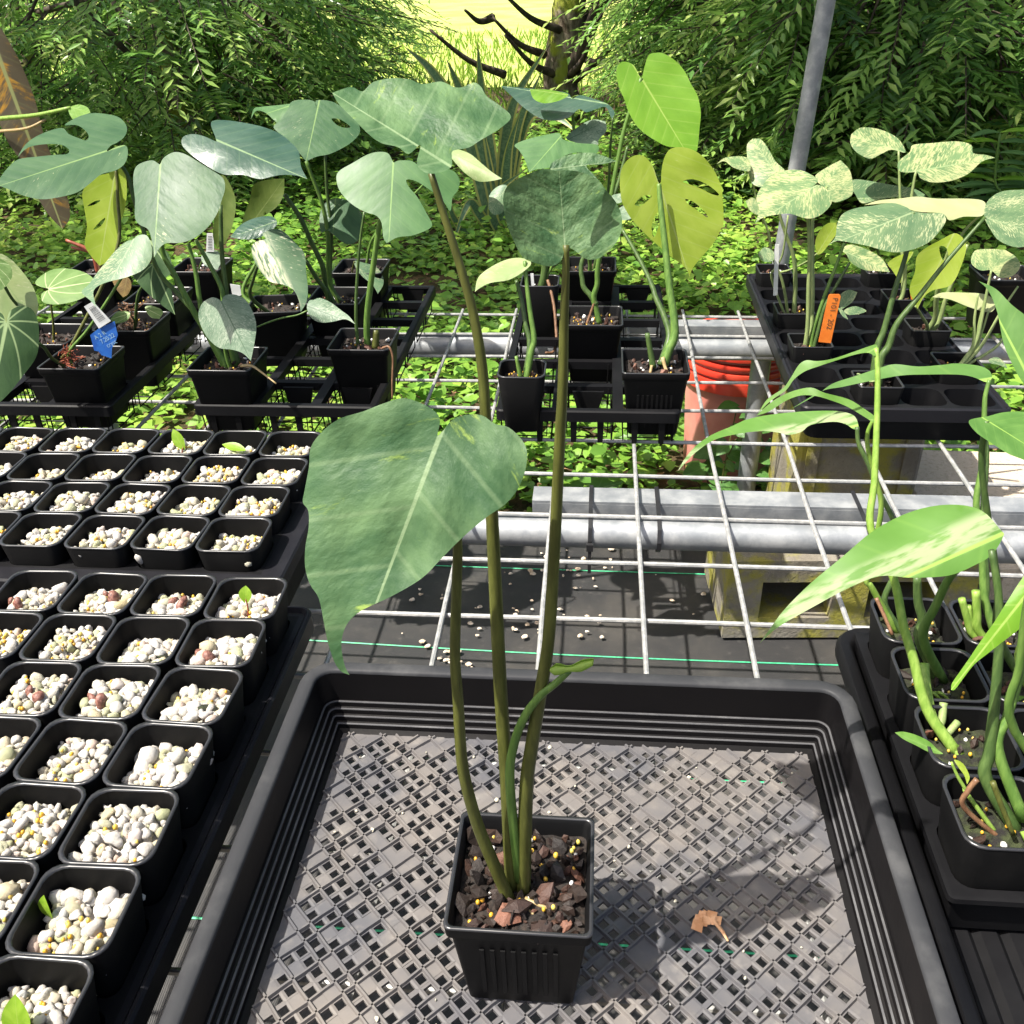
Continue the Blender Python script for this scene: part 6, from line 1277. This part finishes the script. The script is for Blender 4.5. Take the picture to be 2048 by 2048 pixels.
for k, s in enumerate(('A 2 R', '7.20.22', 'cryst')): text_on(bt, s, P4[0]+xd*.10+(P4[7]-P4[0])*(.30+.28*k)+xd*.12*(k), xd, yd, n_, .0085, pink_)
t2, P4, n_ = slab('barcode_sticker', 'white paper strip with a black barcode stuck above the blue tag', 'D', [(464,312),(512,285),(612,392),(546,434)], 1.183, wtm, 'label')
for k in range(15):
    a = .16+k*.045+rnd.uniform(-.008,.008); wdt = rnd.choice((.008,.014,.02)); q0 = P4[0].lerp(P4[3], a); q1 = P4[1].lerp(P4[2], a); q2 = P4[1].lerp(P4[2], a+wdt); q3 = P4[0].lerp(P4[3], a+wdt)
    V = [q0.lerp(q1,.28), q0.lerp(q1,.86), q3.lerp(q2,.86), q3.lerp(q2,.28)]; link('bar', mesh('bar', [v+n_*.0005 for v in V], [(0,1,2,3)], blk), t2, loc=(0,0,0))
ws, P4w, _ = slab('plant_stake', 'thin translucent white stake in the two-leaved seedling pot', 'C', [(558,1350),(580,1350),(572,1630),(548,1632)], 1.478, wtm)
slab('plant_tag', 'narrow white tag standing in the tall narrow pot', 'T', [(372,-60),(400,-60),(412,125),(386,125)], 1.502, wtm)
s3, P4, n_ = slab('plant_tag', 'white barcode tag between the stout stems of the split-leaf plants', 'A', [(1142,1288),(1178,1288),(1182,1390),(1138,1390)], 1.60, wtm)
for k in range(9):
    a = .15+k*.085; q = [P4[0].lerp(P4[3],a), P4[1].lerp(P4[2],a), P4[1].lerp(P4[2],a+.03), P4[0].lerp(P4[3],a+.03)]; V = [q[0].lerp(q[1],.2), q[0].lerp(q[1],.8), q[3].lerp(q[2],.8), q[3].lerp(q[2],.2)]
    link('bar', mesh('bar', [v+n_*.0005 for v in V], [(0,1,2,3)], blk), s3, loc=(0,0,0))
slab('plant_tag', 'blank white tag behind the silver netted leaf', 'D', [(1270,188),(1325,196),(1332,250),(1285,262)], 1.42, wtm)
# dry scrap and crumbs in the mesh tray
dry = simple('dry orange leaf scrap', (.45,.22,.10), (.62,.36,.20), 120, .85, .001, 400, world=True)
c0 = onh((1418,1840), .0112); ds = thing('dry_leaf_scrap', 'curled orange dry leaf scrap lying on the tray lattice', 'leaf scrap', c0)
m = MB(); r = random.Random(12)
for _ in range(16):
    a = r.uniform(0,6.28); x, y = c0.x+r.gauss(0,.004), c0.y+r.gauss(0,.003); s = r.uniform(.002,.0045)
    m.add([(x-s,y-s*.5,c0.z+r.uniform(0,.002)),(x+s*.6,y-s,c0.z+r.uniform(0,.003)),(x+s,y+s*.6,c0.z+r.uniform(.001,.004)),(x-s*.5,y+s,c0.z+r.uniform(0,.003))], [(0,1,2,3)])
m.tube([c0+Vector((.003,-.002,.002)), c0+Vector((.008,-.010,.002)), c0+Vector((.011,-.016,.001))], [.0016,.0014,.0006], 5); m.obj('scrap', dry, ds)
m = MB(); r = random.Random(5)
for _ in range(46):
    x, y = r.uniform(MT['x0']+.035, MT['x1']-.035), r.uniform(.20, MT['y1']-.035); s = r.uniform(.0006,.0016); me_ = r.choice(PUM)
    m.add([v.co*s+Vector((x,y,zf+s+.0001)) for v in me_.vertices], [tuple(p.vertices) for p in me_.polygons])
tag(m.obj('tray_crumbs', M['pumice'], None, True), 'tiny pale pumice crumbs scattered over the tray lattice', 'crumbs', kind='stuff')
# crumbs on the fabric
m = MB(); r = random.Random(15)
spots = [onh(p, -BZ+.012) for p in ((1130,1240),(1170,1250),(1030,1245),(1150,1125),(1100,1120),(1075,1130),(870,1310),(905,1315),(1160,1150),(1020,1235),(880,1190),(1000,1190),(735,1120),(1350,1180))]
for _ in range(120):
    c_ = r.choice(spots); x, y = c_.x+r.gauss(0,.035), c_.y+r.gauss(0,.03); s = r.uniform(.0015,.0055); me_ = r.choice(PUM)
    m.add([Vector((v.co.x*s, v.co.y*s*.8, v.co.z*s*.5))+Vector((x,y,.010+s*.4)) for v in me_.vertices], [tuple(p.vertices) for p in me_.polygons])
tag(m.obj('fabric_crumbs', simple('tan crumbs', (.42,.32,.22), (.66,.58,.48), 60, .9, world=True)), 'tan and white crumbs scattered on the black ground fabric', 'crumbs', kind='stuff')
